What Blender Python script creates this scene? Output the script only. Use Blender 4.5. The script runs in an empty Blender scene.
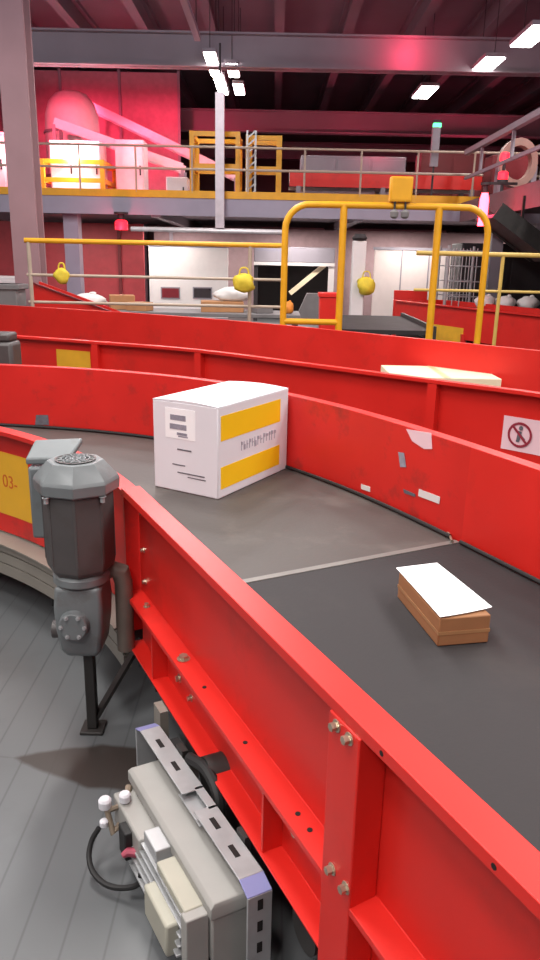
import bpy, bmesh, math, random
from mathutils import Vector, Matrix
random.seed(7)
PI = math.pi
scene = bpy.context.scene
COL = scene.collection

# ------------------------------------------------------------------ camera
F = 740.0; HY = 258.0; H = 1.6; ROLL = math.radians(1.2)
pit = math.atan((480-HY)/F)
FW = Vector((0, math.cos(pit), -math.sin(pit)))
UP0 = Vector((0, math.sin(pit), math.cos(pit))); RT0 = Vector((1, 0, 0))
RT = RT0*math.cos(ROLL)+UP0*math.sin(ROLL)
UP = UP0*math.cos(ROLL)-RT0*math.sin(ROLL)
CAMP = Vector((0, 0, H))
cd = bpy.data.cameras.new('camera'); cam = bpy.data.objects.new('camera', cd); COL.objects.link(cam)
cd.sensor_fit = 'VERTICAL'; cd.sensor_height = 32; cd.lens = F/960*32; cd.clip_start = .02; cd.clip_end = 200
M = Matrix.Identity(4)
for i in range(3):
    M[i][0] = RT[i]; M[i][1] = UP[i]; M[i][2] = -FW[i]; M[i][3] = CAMP[i]
cam.matrix_world = M
scene.camera = cam
def ray(x, y): return FW+RT*((x-270)/F)+UP*((480-y)/F)
def at(x, y, z):
    r = ray(x, y); return CAMP+r*((z-H)/r.z)
def aty(x, y, Y):
    r = ray(x, y); return CAMP+r*(Y/r.y)

# ------------------------------------------------------------------ materials
def lin(c):
    c = c/255.0
    return c/12.92 if c <= .04045 else ((c+.055)/1.055)**2.4
MATS = {}
def mat(name, rgb, rough=.5, metal=0.0, var=.12, scale=6.0, bump=0.0, spec=.5, emit=None, estr=0.0, dirt=None, dscale=2.0, damt=.5):
    if name in MATS: return MATS[name]
    m = bpy.data.materials.new(name); m.use_nodes = True
    nt = m.node_tree; N = nt.nodes; L = nt.links
    b = N['Principled BSDF']
    b.inputs['Roughness'].default_value = rough; b.inputs['Metallic'].default_value = metal
    b.inputs['Specular IOR Level'].default_value = spec
    base = [lin(v) for v in rgb]
    tc = N.new('ShaderNodeTexCoord')
    no = N.new('ShaderNodeTexNoise'); no.inputs['Scale'].default_value = scale; no.inputs['Detail'].default_value = 5
    L.new(tc.outputs['Object'], no.inputs['Vector'])
    rp = N.new('ShaderNodeValToRGB')
    rp.color_ramp.elements[0].position = .3; rp.color_ramp.elements[1].position = .7
    rp.color_ramp.elements[0].color = [v*(1-var) for v in base]+[1]
    rp.color_ramp.elements[1].color = [min(1, v*(1+var)) for v in base]+[1]
    L.new(no.outputs['Fac'], rp.inputs['Fac'])
    out = rp.outputs['Color']
    if dirt:
        n2 = N.new('ShaderNodeTexNoise'); n2.inputs['Scale'].default_value = dscale; n2.inputs['Detail'].default_value = 8
        n2.inputs['Roughness'].default_value = .65
        L.new(tc.outputs['Object'], n2.inputs['Vector'])
        r2 = N.new('ShaderNodeValToRGB'); r2.color_ramp.elements[0].position = .55; r2.color_ramp.elements[1].position = .72
        r2.color_ramp.elements[1].color = (damt, damt, damt, 1)
        L.new(n2.outputs['Fac'], r2.inputs['Fac'])
        mx = N.new('ShaderNodeMix'); mx.data_type = 'RGBA'
        L.new(r2.outputs['Color'], mx.inputs[0]); L.new(out, mx.inputs[6])
        mx.inputs[7].default_value = [lin(v) for v in dirt]+[1]
        out = mx.outputs[2]
    L.new(out, b.inputs['Base Color'])
    mr = N.new('ShaderNodeMapRange'); mr.inputs[3].default_value = max(0, rough-.08); mr.inputs[4].default_value = min(1, rough+.08)
    L.new(no.outputs['Fac'], mr.inputs[0]); L.new(mr.outputs[0], b.inputs['Roughness'])
    if bump:
        bp = N.new('ShaderNodeBump'); bp.inputs['Strength'].default_value = bump; bp.inputs['Distance'].default_value = .01
        n3 = N.new('ShaderNodeTexNoise'); n3.inputs['Scale'].default_value = scale*12
        L.new(tc.outputs['Object'], n3.inputs['Vector'])
        L.new(n3.outputs['Fac'], bp.inputs['Height']); L.new(bp.outputs['Normal'], b.inputs['Normal'])
    if emit:
        b.inputs['Emission Color'].default_value = [lin(v) for v in emit]+[1]
        b.inputs['Emission Strength'].default_value = estr
    MATS[name] = m
    return m
RED = mat('red_paint', (212, 36, 28), .42, var=.06, scale=3, dirt=(150, 40, 32), dscale=3.5, damt=.35)
RED2 = mat('red_paint_worn', (206, 34, 28), .45, var=.08, scale=3, dirt=(120, 44, 38), dscale=5, damt=.6)
BELT = mat('belt_rubber', (50, 47, 48), .66, var=.06, scale=5, bump=.08, spec=.3, dirt=(60, 56, 55), dscale=2.2, damt=.6)
BELT2 = mat('belt_rubber_curve', (78, 72, 69), .58, var=.07, scale=4, bump=.08, dirt=(104, 97, 92), dscale=2.0, damt=.7)
STEEL = mat('galvanised_steel', (172, 172, 174), .42, .35, var=.08, scale=20)
STEELD = mat('dark_steel', (58, 55, 54), .5, .4, var=.15, scale=10)
ALU = mat('curve_frame_grey', (150, 143, 134), .45, .3, var=.08, scale=8, dirt=(110, 100, 90), damt=.5)
MOTG = mat('motor_grey', (112, 116, 118), .45, .1, var=.08, scale=10, dirt=(88, 80, 76), dscale=9, damt=.6)
MOTD = mat('motor_grey_dark', (78, 73, 73), .5, .1, var=.1, scale=10, dirt=(70, 62, 58), dscale=8, damt=.6)
BOXG = mat('control_box_grey', (156, 153, 149), .5, .05, var=.05, scale=10)
BOXG2 = mat('control_box_cream', (172, 168, 154), .5, .05, var=.06, scale=10)
LAV = mat('lavender_paint', (140, 140, 190), .5, .1, var=.06)
CHROME = mat('bolt_zinc', (190, 180, 160), .3, .8, var=.1, scale=40)
HOLE = mat('dark_hole', (22, 16, 15), .8, var=.1)
BLACK = mat('black_rubber', (28, 26, 27), .6, var=.1)
WHITEC = mat('white_carton', (222, 220, 226), .7, var=.02)
PAPER = mat('white_paper', (246, 246, 248), .6, var=.01)
YELP = mat('printed_yellow', (246, 196, 8), .6, var=.03)
INK = mat('grey_ink', (142, 140, 152), .7, var=.2, scale=40)
INKD = mat('dark_ink', (96, 94, 102), .7, var=.2, scale=40)
CARD = mat('brown_card', (176, 126, 84), .75, var=.08, scale=8)
CARDL = mat('pale_card', (232, 214, 182), .75, var=.04, scale=8)
YEL = mat('yellow_paint', (226, 162, 22), .45, var=.08, scale=5)
YELS = mat('yellow_sticker', (226, 168, 40), .55, var=.06, scale=8)
ORNG = mat('orange_print', (206, 92, 24), .6, var=.1)
YELR = mat('faded_yellow_rail', (206, 172, 90), .5, var=.08)
GREYP = mat('grey_paint', (140, 134, 142), .55, var=.06, scale=3)
COLM = mat('column_paint', (156, 120, 124), .6, var=.06, scale=2)  # column paint tinted pink to carry the red glow of the hall
FASC = mat('fascia_paint', (156, 148, 164), .55, var=.06, scale=2)
WHT = mat('white_panel', (222, 216, 214), .5, var=.03)
DARK = mat('dark_panel', (44, 38, 40), .6, var=.15)
MAROON = mat('maroon_panel', (110, 34, 38), .6, var=.12, scale=3)
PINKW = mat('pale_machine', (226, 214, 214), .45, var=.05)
RAILM = mat('pale_rail', (178, 160, 142), .5, var=.06)
BIN = mat('grey_plastic', (120, 116, 116), .6, var=.08)
SACK = mat('yellow_sack', (222, 196, 56), .7, var=.12, scale=10, bump=.3)
WSACK = mat('white_sack', (226, 220, 216), .75, var=.06, scale=10, bump=.3)
LAMPW = mat('lamp_white', (255, 255, 255), .5, emit=(255, 250, 244), estr=14)
LAMPR = mat('lamp_red', (255, 40, 60), .4, emit=(255, 56, 70), estr=12)
LAMPRD = mat('lamp_red_dim', (255, 40, 50), .4, emit=(255, 28, 48), estr=2.2)
LAMPG = mat('lamp_green', (60, 200, 120), .4, emit=(70, 220, 140), estr=3)
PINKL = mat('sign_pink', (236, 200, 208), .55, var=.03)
SIGNR = mat('sign_red', (150, 40, 60), .55, var=.08)

# ------------------------------------------------------------------ mesh builder
class MB:
    def __init__(s): s.bm = bmesh.new()
    def box(s, x0, x1, y0, y1, z0, z1, f=None):
        vs = []
        for x, y, z in ((x0,y0,z0),(x1,y0,z0),(x1,y1,z0),(x0,y1,z0),(x0,y0,z1),(x1,y0,z1),(x1,y1,z1),(x0,y1,z1)):
            p = Vector((x, y, z)); vs.append(s.bm.verts.new(f(p) if f else p))
        for q in ((3,2,1,0),(4,5,6,7),(0,1,5,4),(1,2,6,5),(2,3,7,6),(3,0,4,7)):
            s.bm.faces.new([vs[i] for i in q])
        return s
    def loft(s, rings, caps=True, closed=True):
        R = [[s.bm.verts.new(p) for p in r] for r in rings]
        n = len(R[0])
        for a, b in zip(R, R[1:]):
            for i in range(n if closed else n-1):
                j = (i+1) % n
                s.bm.faces.new((a[i], a[j], b[j], b[i]))
        if caps:
            s.bm.faces.new(R[0][::-1]); s.bm.faces.new(R[-1])
        return s
    def tube(s, pts, r, n=10, caps=True):
        pts = [Vector(p) for p in pts]; rings = []
        rs = r if isinstance(r, (list, tuple)) else [r]*len(pts)
        t0 = (pts[1]-pts[0]).normalized()
        u = t0.orthogonal().normalized()
        for i, p in enumerate(pts):
            if i == 0: t = pts[1]-pts[0]
            elif i == len(pts)-1: t = pts[-1]-pts[-2]
            else: t = (pts[i+1]-p).normalized()+(p-pts[i-1]).normalized()
            t.normalize()
            u = (u-t*u.dot(t)).normalized(); v = t.cross(u)
            k = 1.0
            rings.append([p+(u*math.cos(2*PI*j/n)+v*math.sin(2*PI*j/n))*rs[i]*k for j in range(n)])
        return s.loft(rings, caps)
    def bar(s, p0, p1, w, h, up=(0, 0, 1)):
        p0 = Vector(p0); p1 = Vector(p1); t = (p1-p0).normalized(); up = Vector(up)
        if abs(t.dot(up)) > .98: up = Vector((0, 1, 0))
        r = t.cross(up).normalized(); u = r.cross(t)
        q = [(-1,-1),(1,-1),(1,1),(-1,1)]
        return s.loft([[p+r*(a*w/2)+u*(b*h/2) for a, b in q] for p in (p0, p1)])
    def sweep(s, path, normals, prof):
        rings = []
        for p, n in zip(path, normals):
            rings.append([Vector((p[0]+n[0]*o, p[1]+n[1]*o, z)) for o, z in prof])
        return s.loft(rings)
    def prism(s, poly, z0, z1):
        return s.loft([[Vector((p[0], p[1], z0)) for p in poly], [Vector((p[0], p[1], z1)) for p in poly]])
    def lathe(s, prof, c=(0, 0, 0), n=20, rot=0.0, sx=1, sy=1):
        c = Vector(c)
        return s.loft([[c+Vector((r*sx*math.cos(rot+2*PI*j/n), r*sy*math.sin(rot+2*PI*j/n), z)) for j in range(n)] for r, z in prof])
    def blob(s, c, r, seed=0, n=14, m=8, rough=.18, flat=True):
        rnd = random.Random(seed); c = Vector(c); rings = []
        ph = [rnd.uniform(0, 6.3) for _ in range(6)]
        for i in range(m+1):
            th = PI*(i+.02)/(m+.04); ring = []
            for j in range(n):
                a = 2*PI*j/n
                k = 1+rough*(math.sin(3*a+ph[0]+2*th)*.5+math.sin(5*a+ph[1]-3*th)*.35+math.sin(2*a+ph[2]+4*th)*.5)
                z = -math.cos(th)*r[2]
                ring.append(c+Vector((r[0]*k*math.sin(th)**.8*math.cos(a), r[1]*k*math.sin(th)**.8*math.sin(a), z*(1+.2*rough*math.sin(2*a+ph[3])) )))
            rings.append(ring)
        if flat:
            zf = c.z-r[2]*.8
            for rg in rings:
                for p in rg: p.z = max(p.z, zf)
        return s.loft(rings)
    def build(s, name, material, parent=None, bevel=0.0, smooth=35, w2l=None, seg=2):
        bmesh.ops.remove_doubles(s.bm, verts=s.bm.verts, dist=1e-6)
        bmesh.ops.recalc_face_normals(s.bm, faces=s.bm.faces)
        if parent is not None:
            r = parent
            while r.parent: r = r.parent
            R = ROOTM.get(r.name)
            if R is not None: s.bm.transform(R.inverted())
        me = bpy.data.meshes.new(name); s.bm.to_mesh(me); s.bm.free()
        for p in me.polygons: p.use_smooth = True
        me.set_sharp_from_angle(angle=math.radians(smooth))
        o = bpy.data.objects.new(name, me); COL.objects.link(o)
        me.materials.append(material)
        if parent is not None: o.parent = parent
        if bevel:
            b = o.modifiers.new('bevel', 'BEVEL'); b.width = bevel; b.segments = seg; b.limit_method = 'ANGLE'; b.angle_limit = math.radians(40)
        return o
ROOTM = {}
def thing(name, label, cat, loc=(0, 0, 0), rz=0.0, group=None):
    o = bpy.data.objects.new(name, None); COL.objects.link(o)
    o.empty_display_size = .1
    o.location = loc; o.rotation_euler = (0, 0, rz); o['label'] = label; o['category'] = cat
    if group: o['group'] = group
    ROOTM[o.name] = Matrix.Translation(Vector(loc)) @ Matrix.Rotation(rz, 4, 'Z')
    return o
def tag(o, label, cat, group=None):
    o['label'] = label; o['category'] = cat
    if group: o['group'] = group
    return o
def struct(o): o['kind'] = 'structure'; return o
def dup(root, loc, rz=None, label=None):
    r = root.copy(); COL.objects.link(r); r.location = loc
    if rz is not None: r.rotation_euler = (0, 0, rz)
    if label: r['label'] = label
    def rec(src, dst):
        for ch in [c for c in bpy.data.objects if c.parent == src]:
            c = ch.copy(); COL.objects.link(c); c.parent = dst
            rec(ch, c)
    rec(root, r)
    return r
def spline(pts, n=12):
    P = [Vector(p) for p in pts]; P = [P[0]*2-P[1]]+P+[P[-1]*2-P[-2]]; out = []
    for i in range(1, len(P)-2):
        for k in range(n):
            t = k/n; a, b, c, d = P[i-1], P[i], P[i+1], P[i+2]
            out.append(.5*((2*b)+(c-a)*t+(2*a-5*b+4*c-d)*t*t+(3*b-a-3*c+d)*t**3))
    out.append(P[-2]); return out
def norms(path, sgn=1):
    N = []
    for i in range(len(path)):
        a = path[max(i-1, 0)]; b = path[min(i+1, len(path)-1)]
        t = Vector((b[0]-a[0], b[1]-a[1])).normalized()
        N.append((t.y*sgn, -t.x*sgn))
    return N
def text_mesh(name, txt, size, material, mtx, parent, ext=.0006):
    cu = bpy.data.curves.new(name, 'FONT'); cu.body = txt; cu.size = size; cu.extrude = ext; cu.align_x = 'CENTER'; cu.align_y = 'CENTER'
    tmp = bpy.data.objects.new(name+'_c', cu); COL.objects.link(tmp)
    dg = bpy.context.evaluated_depsgraph_get()
    me = bpy.data.meshes.new_from_object(tmp.evaluated_get(dg))
    bpy.data.objects.remove(tmp); bpy.data.curves.remove(cu)
    bm = bmesh.new(); bm.from_mesh(me); bpy.data.meshes.remove(me)
    bm.transform(mtx)
    mb = MB(); mb.bm.free(); mb.bm = bm
    return mb.build(name, material, parent)

# ------------------------------------------------------------------ setting
ZC = 7.6
def floor_mat():
    m = mat('floor_planks', (93, 95, 97), .42, .0, var=.08, scale=1.5, dirt=(80, 80, 82), dscale=1.4, damt=.5)
    nt = m.node_tree; N = nt.nodes; L = nt.links; b = N['Principled BSDF']
    src = b.inputs['Base Color'].links[0].from_socket
    geo = N.new('ShaderNodeNewGeometry'); sp = N.new('ShaderNodeSeparateXYZ'); L.new(geo.outputs['Position'], sp.inputs[0])
    def math_(op, a, bb=None, c=None):
        n = N.new('ShaderNodeMath'); n.operation = op
        for i, v in enumerate((a, bb, c)):
            if v is None: continue
            if isinstance(v, (int, float)): n.inputs[i].default_value = v
            else: L.new(v, n.inputs[i])
        return n.outputs[0]
    fr = math_('FRACT', math_('MULTIPLY', math_('ADD', sp.outputs[0], 10.441), 1/.106))
    dist = math_('ABSOLUTE', math_('SUBTRACT', fr, .5))
    seam = N.new('ShaderNodeMapRange'); seam.inputs[1].default_value = .455; seam.inputs[2].default_value = .49
    L.new(dist, seam.inputs[0])
    mx = N.new('ShaderNodeMix'); mx.data_type = 'RGBA'
    L.new(math_('MULTIPLY', seam.outputs[0], .45), mx.inputs[0]); L.new(src, mx.inputs[6]); mx.inputs[7].default_value = (lin(56), lin(56), lin(58), 1)
    # brown pointed patch beside the motor foot
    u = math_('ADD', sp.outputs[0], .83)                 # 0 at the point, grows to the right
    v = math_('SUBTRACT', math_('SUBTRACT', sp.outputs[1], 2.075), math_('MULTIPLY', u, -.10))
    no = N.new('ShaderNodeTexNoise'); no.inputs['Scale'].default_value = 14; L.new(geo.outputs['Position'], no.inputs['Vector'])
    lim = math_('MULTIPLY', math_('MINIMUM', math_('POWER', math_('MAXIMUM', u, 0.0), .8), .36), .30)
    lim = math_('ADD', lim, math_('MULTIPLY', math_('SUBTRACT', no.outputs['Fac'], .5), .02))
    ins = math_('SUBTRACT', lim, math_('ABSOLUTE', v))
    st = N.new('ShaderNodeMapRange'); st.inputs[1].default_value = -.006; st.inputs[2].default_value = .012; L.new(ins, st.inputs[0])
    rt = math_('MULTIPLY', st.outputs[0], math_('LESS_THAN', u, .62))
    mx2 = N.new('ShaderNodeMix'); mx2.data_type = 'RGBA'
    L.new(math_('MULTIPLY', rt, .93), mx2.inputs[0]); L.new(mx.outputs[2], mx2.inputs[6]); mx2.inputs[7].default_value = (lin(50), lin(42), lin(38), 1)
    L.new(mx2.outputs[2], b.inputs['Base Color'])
    return m
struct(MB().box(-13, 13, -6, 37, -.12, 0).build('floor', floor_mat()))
CEILM = mat('ceiling_grey', (112, 104, 112), .8, var=.12, scale=.6)
BEAMM = mat('beam_grey', (150, 138, 146), .6, var=.08, scale=1)
struct(MB().box(-13, 13, -6, 37, ZC, ZC+.15).build('ceiling', CEILM))
WALLM = mat('wall_dark', (104, 84, 86), .8, var=.12, scale=.8)
struct(MB().box(-13, 13, 36.8, 37, 0, ZC).build('wall_back', WALLM))
struct(MB().box(-13.2, -13, -6, 37, 0, ZC).build('wall_left', WALLM))
struct(MB().box(13, 13.2, -6, 37, 0, ZC).build('wall_right', WALLM))
# ceiling girders across the hall, joists along it
def ibeam_x(x0, x1, y, z0, z1, w, nm):
    mb = MB(); t = .04
    mb.box(x0, x1, y-w/2, y+w/2, z0, z0+t); mb.box(x0, x1, y-w/2, y+w/2, z1-t, z1); mb.box(x0, x1, y-.02, y+.02, z0, z1)
    return struct(mb.build(nm, BEAMM))
ibeam_x(-13, 13, 18, 5.53, 6.2, .35, 'beam_1')
ibeam_x(-13, 13, 26.3, 5.5, 6.15, .35, 'beam_2')
ibeam_x(-13, 13, 33, 5.5, 6.15, .35, 'beam_3')
for i in range(15):
    x = -11.9+i*1.7
    mb = MB(); mb.box(x-.12, x+.12, 6, 36.8, ZC-.1, ZC); mb.box(x-.02, x+.02, 6, 36.8, ZC-.55, ZC-.1); mb.box(x-.12, x+.12, 6, 36.8, ZC-.6, ZC-.55)
    struct(mb.build('beam_%d' % (4+i), CEILM))
def column(nm, x, y, w, d):
    mb = MB(); t = .05
    mb.box(x-w/2, x+w/2, y-d/2, y-d/2+t, 0, ZC); mb.box(x-w/2, x+w/2, y+d/2-t, y+d/2, 0, ZC); mb.box(x-.03, x+.03, y-d/2+t, y+d/2-t, 0, ZC)
    mb.box(x-w*.62, x+w*.62, y-d*.62, y+d*.62, 0, .05)
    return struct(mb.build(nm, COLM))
column('column_1', -4.22, 13.3, .44, .4)

# ------------------------------------------------------------------ near conveyors
DD = Vector((.4536, -.8912, 0)); EE = Vector((.8912, .4536, 0))
def L(a, c, z=0.0): return DD*a+EE*c+Vector((0, 0, z))
def Lf(p): return L(p.x, p.y, p.z)
ASEAM = -2.28; CIN = .676; COUT = 2.08
C0 = -1.73
CEN = L(ASEAM, C0)
RIN = CIN-C0; ROUT = COUT-C0
def arc(r, t0, t1, n):
    out = []
    for i in range(n+1):
        t = math.radians(t0+(t1-t0)*i/n)
        out.append(CEN+(EE*math.cos(t)-DD*math.sin(t))*r)
    return out
def rout(t): return ROUT+(.12*math.sin(PI*t/60)**2 if 0 < t < 60 else 0.0)     # the outer bend bulges a little
def oarc(off, t0, t1, n): return [arc(rout(t0+(t1-t0)*i/n)+off, t0+(t1-t0)*i/n, t0+(t1-t0)*i/n, 1)[0] for i in range(n+1)]
ZB = .45; ZT = .87
PROF_WEB = [(0, .33), (0, ZT), (.062, ZT), (.062, ZT-.022), (.057, ZT-.022), (.057, ZT-.005), (.006, ZT-.005), (.006, .33)]
PROF_NEAR = [(0, .30), (0, ZT), (.062, ZT), (.062, ZT-.024), (.057, ZT-.024), (.057, ZT-.005), (.006, ZT-.005),
             (.006, .499), (.064, .495), (.064, .480), (.059, .480), (.059, .490), (.006, .494), (.006, .306), (.062, .306), (.062, .30)]
def bolt(mb, p, n, r=.011, h=.012):
    p = Vector(p); n = Vector(n).normalized()
    mb.tube([p, p+n*.002, p+n*.0021], r*1.5, 10); mb.tube([p+n*.002, p+n*h], r, 6)

sc = thing('straight_belt_conveyor', 'red-sided straight belt conveyor running to the bottom right corner under the small brown parcel', 'conveyor', L(-.6, 1.38))
AEND = 1.3
MB().box(ASEAM+.015, AEND, CIN+.012, COUT-.012, ZB-.03, ZB, Lf).build('belt', BELT, sc)
MB().box(ASEAM+.03, AEND, CIN+.02, COUT-.02, .30, .41, Lf).build('belt_bed', STEELD, sc)
MB().box(ASEAM-.017, ASEAM+.014, CIN+.01, COUT-.01, ZB-.04, ZB+.003, Lf).build('seam_plate', mat('seam_grey', (126, 122, 118), .5, .2), sc)
npth = [L(a, CIN) for a in (ASEAM+.002, -1.5, -.7, .2, AEND)]
ng = MB().sweep(npth, [(-EE.x, -EE.y)]*5, PROF_NEAR).build('side_guard', RED, sc, bevel=.0015)
opth = [L(a, COUT) for a in (ASEAM+.002, -1.5, -.7, .2, AEND)]
og = MB().sweep(opth, [(EE.x, EE.y)]*5, PROF_WEB).build('side_guard', RED, sc, bevel=.0015)
# bolts on the near guard
UPV = Vector((0, 0, 1))
for a, c, z, n, r in ((-2.23, CIN-.006, .79, -EE, .006), (-2.23, CIN-.006, .66, -EE, .007), (-2.22, CIN-.006, .55, -EE, .007),
                      (-1.78, CIN-.035, .498, UPV, .013), (-2.14, CIN-.03, .498, UPV, .008), (-1.95, CIN-.006, .44, -EE, .010), (-1.90, CIN-.006, .36, -EE, .010),
                      (-1.15, CIN-.006, .40, -EE, .010), (-1.80, CIN-.006, .35, -EE, .008)):
    m = MB(); bolt(m, L(a, c, z), n, r); m.build('bolt', CHROME, ng)
for a in (-1.62, -1.36, -1.10, -1.05, -.62, -.52):
    MB().tube([L(a, CIN-.035, .4972), L(a, CIN-.035, .4985)], .006, 8).build('bolt_hole', HOLE, ng)
for a in (-1.55, -1.0, -.66):
    MB().tube([L(a, CIN-.0062, .39), L(a, CIN-.0068, .39)], .010, 8).build('bolt_hole', HOLE, ng)
for a in (-.80, -.55):
    MB().tube([L(a, CIN-.0622, ZT-.012), L(a, CIN-.0628, ZT-.012)], .005, 8).build('bolt_hole', HOLE, ng)
p = MB().box(-.952, -.857, CIN-.0655, CIN-.0065, 0, ZT-.0245, Lf).build('support_post', RED, sc, bevel=.003)
for a, z in ((-.925, .842), (-.885, .842), (-.915, .545), (-.868, .545)):
    m = MB(); bolt(m, L(a, CIN-.0655, z-.012), -EE, .008, .014); m.build('bolt', CHROME, p)
MB().box(-1.225, -1.217, CIN-.056, CIN-.0065, .307, .490, Lf).build('gusset', RED, sc)
MB().box(-2.02, -2.012, CIN-.056, CIN-.0065, .307, .490, Lf).build('gusset', RED, sc)
MB().box(-2.14, -2.08, CIN-.010, CIN-.0065, .33, .47, Lf).build('mounting_plate', ALU, ng)
MB().box(-1.90, -1.84, CIN-.09, CIN-.064, .16, .298, Lf).build('mounting_plate', ALU, sc)
# legs under the far side and cross members
for a in (-2.0, -.6, .9):
    for c in (CIN+.1, COUT-.06):
        MB().box(a-.04, a+.04, c-.04, c+.04, 0, .31, Lf).build('leg', STEELD, sc, bevel=.004)
# drive shaft / roller end below the guard
MB().tube([L(-1.55, CIN-.06, .27), L(-1.55, COUT-.1, .27)], .055, 20).build('return_roller', STEELD, sc)
MB().tube([L(-1.05, CIN-.04, .24), L(-1.05, COUT-.1, .24)], .05, 20).build('return_roller', STEELD, sc)
MB().box(ASEAM-.022, ASEAM-.008, CIN-.052, CIN-.001, .34, ZT-.028, Lf).build('end_flange', RED2, sc)
# stickers and marks on the inner face of the outer guard (inner face at c = COUT, pointing to -EE)
def ong(px, py, c=COUT-.001):      # point of the outer guard's inner face seen at a pixel
    r = ray(px, py); t = (c-EE.dot(CAMP))/EE.dot(r); return CAMP+r*t
def patch(pxs, material, name, parent, c=COUT-.0015, th=.0015):
    P = [ong(x, y, c) for x, y in pxs]
    return MB().loft([P, [p+EE*th for p in P]]).build(name, material, parent)

cc = thing('curved_belt_conveyor', 'red-sided curved belt conveyor carrying the white carton with yellow bands', 'conveyor', CEN)
NA = 40; A1 = 84
ri = arc(RIN+.012, .05, A1, NA); ro = arc(ROUT-.012, .05, A1, NA)
def ring_slab(ri, ro, z0, z1):
    return MB().loft([[Vector((a.x, a.y, z0)), Vector((b.x, b.y, z0)), Vector((b.x, b.y, z1)), Vector((a.x, a.y, z1))] for a, b in zip(ri, ro)])
ring_slab(arc(RIN+.012, .35, A1, NA), oarc(-.012, .35, A1, NA), ZB-.03, ZB).build('belt', BELT2, cc)
ring_slab(arc(RIN+.03, .6, A1, NA), arc(ROUT-.03, .6, A1, NA), .30, .41).build('belt_bed', STEELD, cc)
def radial(path, s): return [((p-CEN).normalized().x*s, (p-CEN).normalized().y*s) for p in path]
pi_ = arc(RIN, .25, A1, NA)
PROF_CIN = [(0, .35), (0, ZT-.014), (.058, ZT-.014), (.058, ZT-.034), (.053, ZT-.034), (.053, ZT-.019), (.006, ZT-.019), (.006, .35)]
cg = MB().sweep(pi_, radial(pi_, -1), PROF_CIN).build('side_guard', RED2, cc, bevel=.0015)
po = oarc(0, -.2, A1, NA)
cog = MB().sweep(po, radial(po, 1), PROF_WEB).build('side_guard', RED2, cc, bevel=.0015)
# grey grooved frame under the inner bend
PROF_FR = [(0, .17), (.02, .17), (.02, .215), (.028, .215), (.028, .222), (.02, .222), (.02, .27), (.028, .27), (.028, .277), (.02, .277), (.02, .325), (.06, .345), (-.03, .345), (-.03, .17)]
PROF_FR = [(.03, .165), (.06, .165), (.06, .218), (.048, .219), (.048, .224), (.06, .225), (.06, .272), (.048, .273), (.048, .278), (.06, .279), (.06, .325), (.09, .327), (.09, .334), (-.04, .345), (-.04, .325), (.03, .325)]
pf = arc(RIN, 1.5, A1, NA)
MB().sweep(pf, radial(pf, -1), PROF_FR).build('curve_frame', ALU, cc)
for t in (3, 24, 46, 70):
    for r in (RIN+.12, ROUT-.1):
        p = arc(r, t, t+1, 1)[0]
        MB().box(p.x-.035, p.x+.035, p.y-.035, p.y+.035, 0, .31).build('leg', STEELD, cc, bevel=.004)
# yellow plate with the number on the inner guard's outer face
def on_cyl(px, py, r):
    d = ray(px, py); o = Vector((CAMP.x-CEN.x, CAMP.y-CEN.y)); dv = Vector((d.x, d.y))
    A = dv.dot(dv); B = 2*o.dot(dv); Cq = o.dot(o)-r*r
    t = (-B+math.sqrt(max(0, B*B-4*A*Cq)))/(2*A)
    return CAMP+d*t
def cyl_patch(t0, t1, z0, z1, r, material, name, parent, n=8, th=.002):
    a = arc(r, t0, t1, n); s = 1 if r < (RIN+ROUT)/2 else -1
    b = arc(r-th, t0, t1, n)
    return MB().loft([[Vector((p.x, p.y, z0)), Vector((p.x, p.y, z1)), Vector((q.x, q.y, z1)), Vector((q.x, q.y, z0))] for p, q in zip(a, b)]).build(name, material, parent)
def ang(p):
    v = p-CEN; return math.degrees(math.atan2(-v.dot(DD), v.dot(EE)))
sp = on_cyl(29, 480, RIN-.007)
t_r = ang(sp); z_t = on_cyl(5, 452, RIN-.001).z; z_b = on_cyl(5, 513, RIN-.001).z
stk = cyl_patch(t_r, t_r+12, z_b, z_t, RIN-.0062, YELS, 'number_plate', cg)
tp = on_cyl(10, 483, RIN-.0088)
nrm = (CEN-Vector((tp.x, tp.y, 0))); nrm.z = 0; nrm.normalize()
xax = Vector((0, 0, 1)).cross(nrm)
Mt = Matrix((( xax.x, 0, nrm.x, tp.x), (xax.y, 0, nrm.y, tp.y), (0, 1, 0, tp.z), (0, 0, 0, 1)))
text_mesh('plate_number', '03-', .085, ORNG, Mt, stk)
# stickers on the outer guard
def onog(px, py): return on_cyl(px, py, ROUT-.003)
def opatch(pxs, material, name):
    straight = [EE.dot(on_cyl(x, y, ROUT)) for x, y in pxs]
    P = []
    for x, y in pxs:
        q = ong(x, y, COUT-.002)
        if DD.dot(q) < ASEAM:
            q = on_cyl(x, y, ROUT-.002)
            for _ in range(6): q = on_cyl(x, y, rout(ang(q))-.0035)
            dirv = (q-CEN); dirv.z = 0; dirv.normalize(); P.append((q, dirv, 0))
        else: P.append((q, EE, 1))
    par = og if sum(p[2] for p in P)*2 > len(P) else cog
    return MB().loft([[p[0] for p in P], [p[0]+p[1]*.0018 for p in P]]).build(name, material, par)
opatch([(406, 429), (431, 433), (432, 449), (424, 449), (412, 441)], PINKL, 'torn_label')
opatch([(417, 435), (427, 438), (425, 442), (418, 439)], INK, 'label_print')
opatch([(398, 452), (404, 453), (406, 467), (400, 467)], INK, 'label_residue')
opatch([(403, 489), (415, 494), (415, 497), (404, 493)], INKD, 'scuff_mark')
opatch([(419, 489), (440, 497), (439, 504), (418, 496)], WHT, 'paper_strip')
opatch([(361, 484), (370, 487), (370, 492), (361, 489)], WHT, 'paper_scrap')
opatch([(36, 415), (48, 415), (49, 425), (35, 425)], INKD, 'scuff_mark')
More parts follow.
